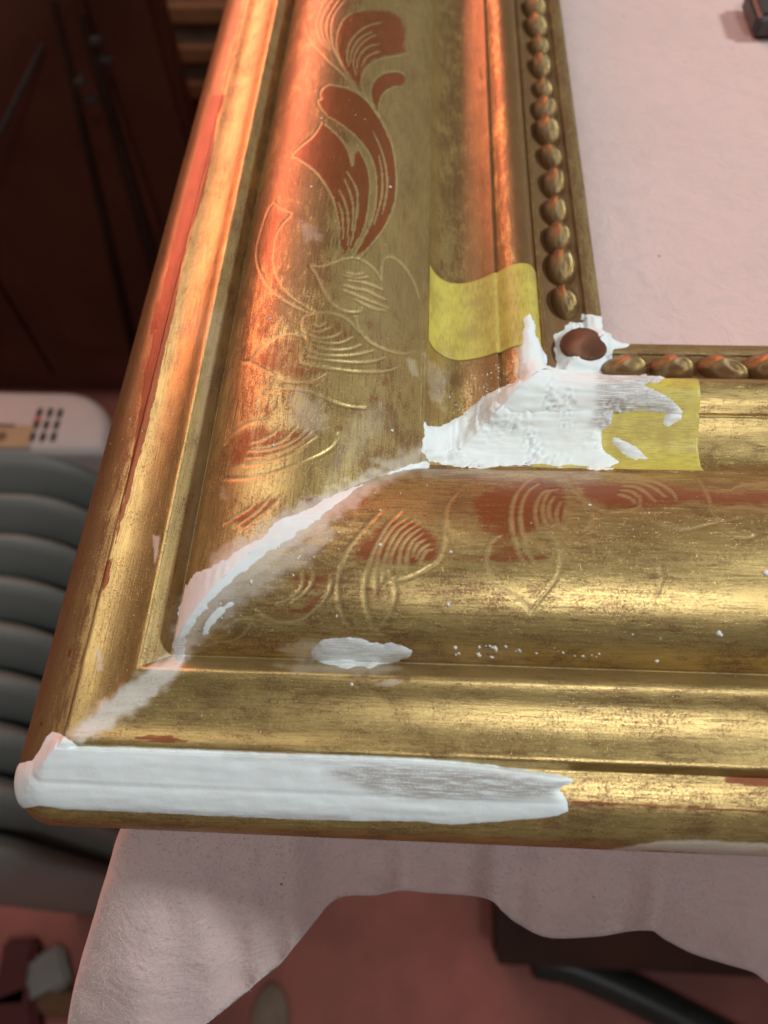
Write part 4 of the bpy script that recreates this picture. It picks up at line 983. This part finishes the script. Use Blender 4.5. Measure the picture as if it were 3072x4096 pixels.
q = on_top(8, 1748); bm = bmesh.new(); bmesh.ops.create_cone(bm, segments=16, radius1=0.004, radius2=0.004, depth=0.0004, cap_ends=True, matrix=Matrix.Translation((q[0] * MM, q[1] * MM, (cz_top + 0.9) * MM))); bm_obj('sticker_print', bm, TANWOOD, house)
q = on_top(152, 1680); bm = bmesh.new(); bmesh.ops.create_cone(bm, segments=3, radius1=0.005, radius2=0.005, depth=0.0006, cap_ends=True, matrix=Matrix.Translation((q[0] * MM, q[1] * MM, (cz_top + 0.3) * MM))); bm_obj('warning_mark', bm, simple('orange_print', (0.5, 0.16, 0.09), 0.5), house)
for sx in (-1, 1):
    for yy in (fp[0][1] - 0.3 * pitch, fp[0][1] - 7.5 * pitch):
        bm = bmesh.new(); bmesh.ops.create_cone(bm, segments=20, radius1=0.03, radius2=0.03, depth=0.02, cap_ends=True, matrix=Matrix.Translation(((hx + sx * 75) * MM, yy * MM, (FLOOR_Z + 30) * MM)) @ Matrix.Rotation(math.pi / 2, 4, 'Y'))
        bm_obj('wheel', bm, BLACKISH, heater, 0, True)
        bm = bmesh.new(); box_bm(bm, ((hx + sx * 40) * MM, yy * MM, (FLOOR_Z + 66) * MM), (0.09, 0.02, 0.03)); bm_obj('axle_bracket', bm, BLACKISH, heater, 0.002)

# ------------------------------------------------------------------ furniture in the dark behind
CYF = 760.0
edge_top = at_y(592, 0, CYF); edge_bot = at_y(645, 1000, CYF)
cup = empty('cupboard', (-0.75, CYF * MM + 0.2, FLOOR_Z * MM))
tag(cup, 'dark mahogany cupboard standing in shadow behind the heater', 'cupboard')
cxr = edge_top[0]; ctop = 150.0; cl = cxr - 1000
def cbox(nm, x0, x1, y0, y1, z0, z1, mt, par, bev=0.003):
    bm = bmesh.new(); box_bm(bm, ((x0 + x1) / 2 * MM, (y0 + y1) / 2 * MM, (z0 + z1) / 2 * MM), ((x1 - x0) * MM, (y1 - y0) * MM, (z1 - z0) * MM)); return bm_obj(nm, bm, mt, par, bev)
cbox('carcass', cl, cxr, CYF + 20, CYF + 60, FLOOR_Z + 2, ctop, DARKWOOD, cup)
dw = 330
for k in range(3):
    x1 = cxr - 4 - k * dw; d = cbox('door', x1 - dw + 6, x1, CYF + 2, CYF + 18, FLOOR_Z + 60, ctop - 20, DARKWOOD, cup)
    cbox('panel', x1 - dw + 60, x1 - 60, CYF - 3, CYF + 1.5, FLOOR_Z + 130, ctop - 90, DARKWOOD, d)
    bm = bmesh.new(); bmesh.ops.create_uvsphere(bm, u_segments=12, v_segments=8, radius=0.012, matrix=Matrix.Translation(((x1 - dw + 30) * MM, (CYF - 10) * MM, (ctop - 300) * MM))); bm_obj('knob', bm, PALEMETAL, d, 0, True)
# open pine shelf beyond the cupboard
SY = 1050.0
cup_r = cxr
cxr = at_y(600, 200, SY)[0] - 14
sh = empty('pine_shelf', ((cxr + 250) * MM, (SY + 100) * MM, FLOOR_Z * MM)); tag(sh, 'open pine shelf unit with boards beside the dark cupboard', 'shelf')
for py in (62, 222, 366):
    q = at_y(760, py, SY)
    cbox('board', cxr + 30, cxr + 520, SY, SY + 260, q[2] - 12, q[2] + 12, TANWOOD, sh)
    if py > 100: cbox('drawer', cxr + 40, cxr + 500, SY + 14, SY + 240, q[2] + 13, q[2] + 70, simple('shadowed_box', (0.10, 0.065, 0.045), 0.7), sh)
cbox('upright', cxr + 14, cxr + 29.5, SY - 2, SY + 262, FLOOR_Z + 2, 60, TANWOOD, sh); cbox('upright', cxr + 520.5, cxr + 536, SY - 2, SY + 262, FLOOR_Z + 2, 60, TANWOOD, sh)
cbox('back_panel', cxr + 30, cxr + 520, SY + 262.5, SY + 270, FLOOR_Z + 2, 60, DARKWOOD, sh)
# folded stand leaning in front of the cupboard
st = empty('folded_stand', (*(at_y(700, 1500, 560)[:2] * MM), FLOOR_Z * MM)); tag(st, 'dark folded stand with metal clips leaning against the cupboard', 'stand')
a = at_y(330, 60, 730); b = at_y(820, 1750, 520)
b = a + (b - a) * ((FLOOR_Z + 6 - a[2]) / (b[2] - a[2]))
link('strut', tube_mesh('strut', [a * MM, b * MM], [0.005, 0.013]), BLACKISH, st)
a2 = at_y(215, 0, 735); b2 = at_y(560, 1500, 600); b2 = a2 + (b2 - a2) * ((FLOOR_Z + 6 - a2[2]) / (b2[2] - a2[2]))
link('strut', tube_mesh('strut', [a2 * MM, b2 * MM], [0.004, 0.008]), BLACKISH, st)
for (x, y) in ((322, 327), (367, 400), (385, 162), (424, 240)):
    q = at_y(x, y, 690)
    bm = bmesh.new(); box_bm(bm, (q[0] * MM, q[1] * MM, q[2] * MM), (0.011, 0.008, 0.007), Matrix.Rotation(random.uniform(-.5, .5), 4, 'Y')); bm_obj('clip', bm, PALEMETAL, st, 0.0015)
# pale thin rod
rd = empty('pale_rod', (*(at_y(10, 520, 690)[:2] * MM), FLOOR_Z * MM)); tag(rd, 'thin pale rod leaning in the shadow at the far left', 'rod')
a = at_y(170, 180, 740); b = at_y(10, 510, 690); b = a + (b - a) * 2.2
link('shaft', tube_mesh('shaft', [a * MM, b * MM], [0.003, 0.003]), simple('dim_rod', (0.04, 0.025, 0.02), 0.7), rd)

# ------------------------------------------------------------------ things on the floor under the bench front
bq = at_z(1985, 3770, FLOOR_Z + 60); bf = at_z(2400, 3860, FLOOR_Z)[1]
SHADEBOX = simple('shade_box_dark', (0.055, 0.024, 0.017), 0.9, 0, 0.3, 9.0)  # added box, its dark colour stands in for soft shade on the floor
tb = empty('shade_box', ((bq[0] + 250) * MM, (bf + 150) * MM, FLOOR_Z * MM)); tag(tb, 'added low dark box standing in for shade on the red floor below the bench front', 'box')
cbox('shade_body', bq[0], bq[0] + 500, bf, bf + 300, FLOOR_Z + 1, FLOOR_Z + 90, SHADEBOX, tb, 0.012); cbox('shade_top', bq[0] - 4, bq[0] + 504, bf - 4, bf + 304, FLOOR_Z + 90.3, FLOOR_Z + 102, SHADEBOX, tb, 0.005)
hp = [at_z(x, y, FLOOR_Z + 20) for x, y in ((2140, 3840), (2200, 3850), (2290, 3870), (2480, 3950), (2780, 4100), (3300, 4380), (4200, 4900))]
hp = catmull(hp, 6); o = link('rubber_hose', tube_mesh('rubber_hose', hp * MM, [0.0195] * len(hp), 16), HOSE)
tag(o, 'thick dark grey rubber hose lying across the red floor', 'hose')
q = at_z(1080, 4060, FLOOR_Z + 8)
bm = bmesh.new(); bmesh.ops.create_icosphere(bm, subdivisions=3, radius=1.0)
for v in bm.verts: v.co = Vector((v.co.x * .022, v.co.y * .030, v.co.z * .006)) * (1 + .08 * math.sin(v.co.x * 3 + 2 * v.co.y)) + Vector(q * MM)
tag(bm_obj('scrap', bm, BEIGE, None, 0, True), 'beige scrap lying on the red floor below the cloth', 'scrap')
def card(nm, px, py, sx, sy, h, rz, mt, label, cat):
    q = at_z(px, py, FLOOR_Z + h / 2)
    bm = bmesh.new(); box_bm(bm, (0, 0, 0), (sx * MM, sy * MM, h * MM)); bmesh.ops.bevel(bm, geom=list(bm.edges), offset=h * MM * .2, segments=2, affect='EDGES')
    o = bm_obj(nm, bm, mt); o.location = Vector((q[0] * MM, q[1] * MM, (FLOOR_Z + h / 2 + .5) * MM)); o.rotation_euler = (0, 0, rz)
    return tag(o, label, cat)
card('crumpled_paper', 175, 3905, 60, 45, 22, .5, PALE, 'pale crumpled paper on the floor at the lower left', 'paper')
card('carton', 75, 3890, 40, 70, 26, .1, CRIMSON, 'small crimson carton on the floor by the pale paper', 'carton')
card('pine_offcut', 120, 3985, 190, 26, 18, -.1, TANWOOD, 'narrow pine offcut on the floor at the lower left', 'offcut')
card('carton', 70, 4070, 50, 60, 26, .4, CRIMSON, 'crimson carton in front of the pine offcut', 'carton')
card('crumpled_paper', 5, 4080, 60, 60, 24, .2, PALE, 'pale paper at the bottom left corner', 'paper')
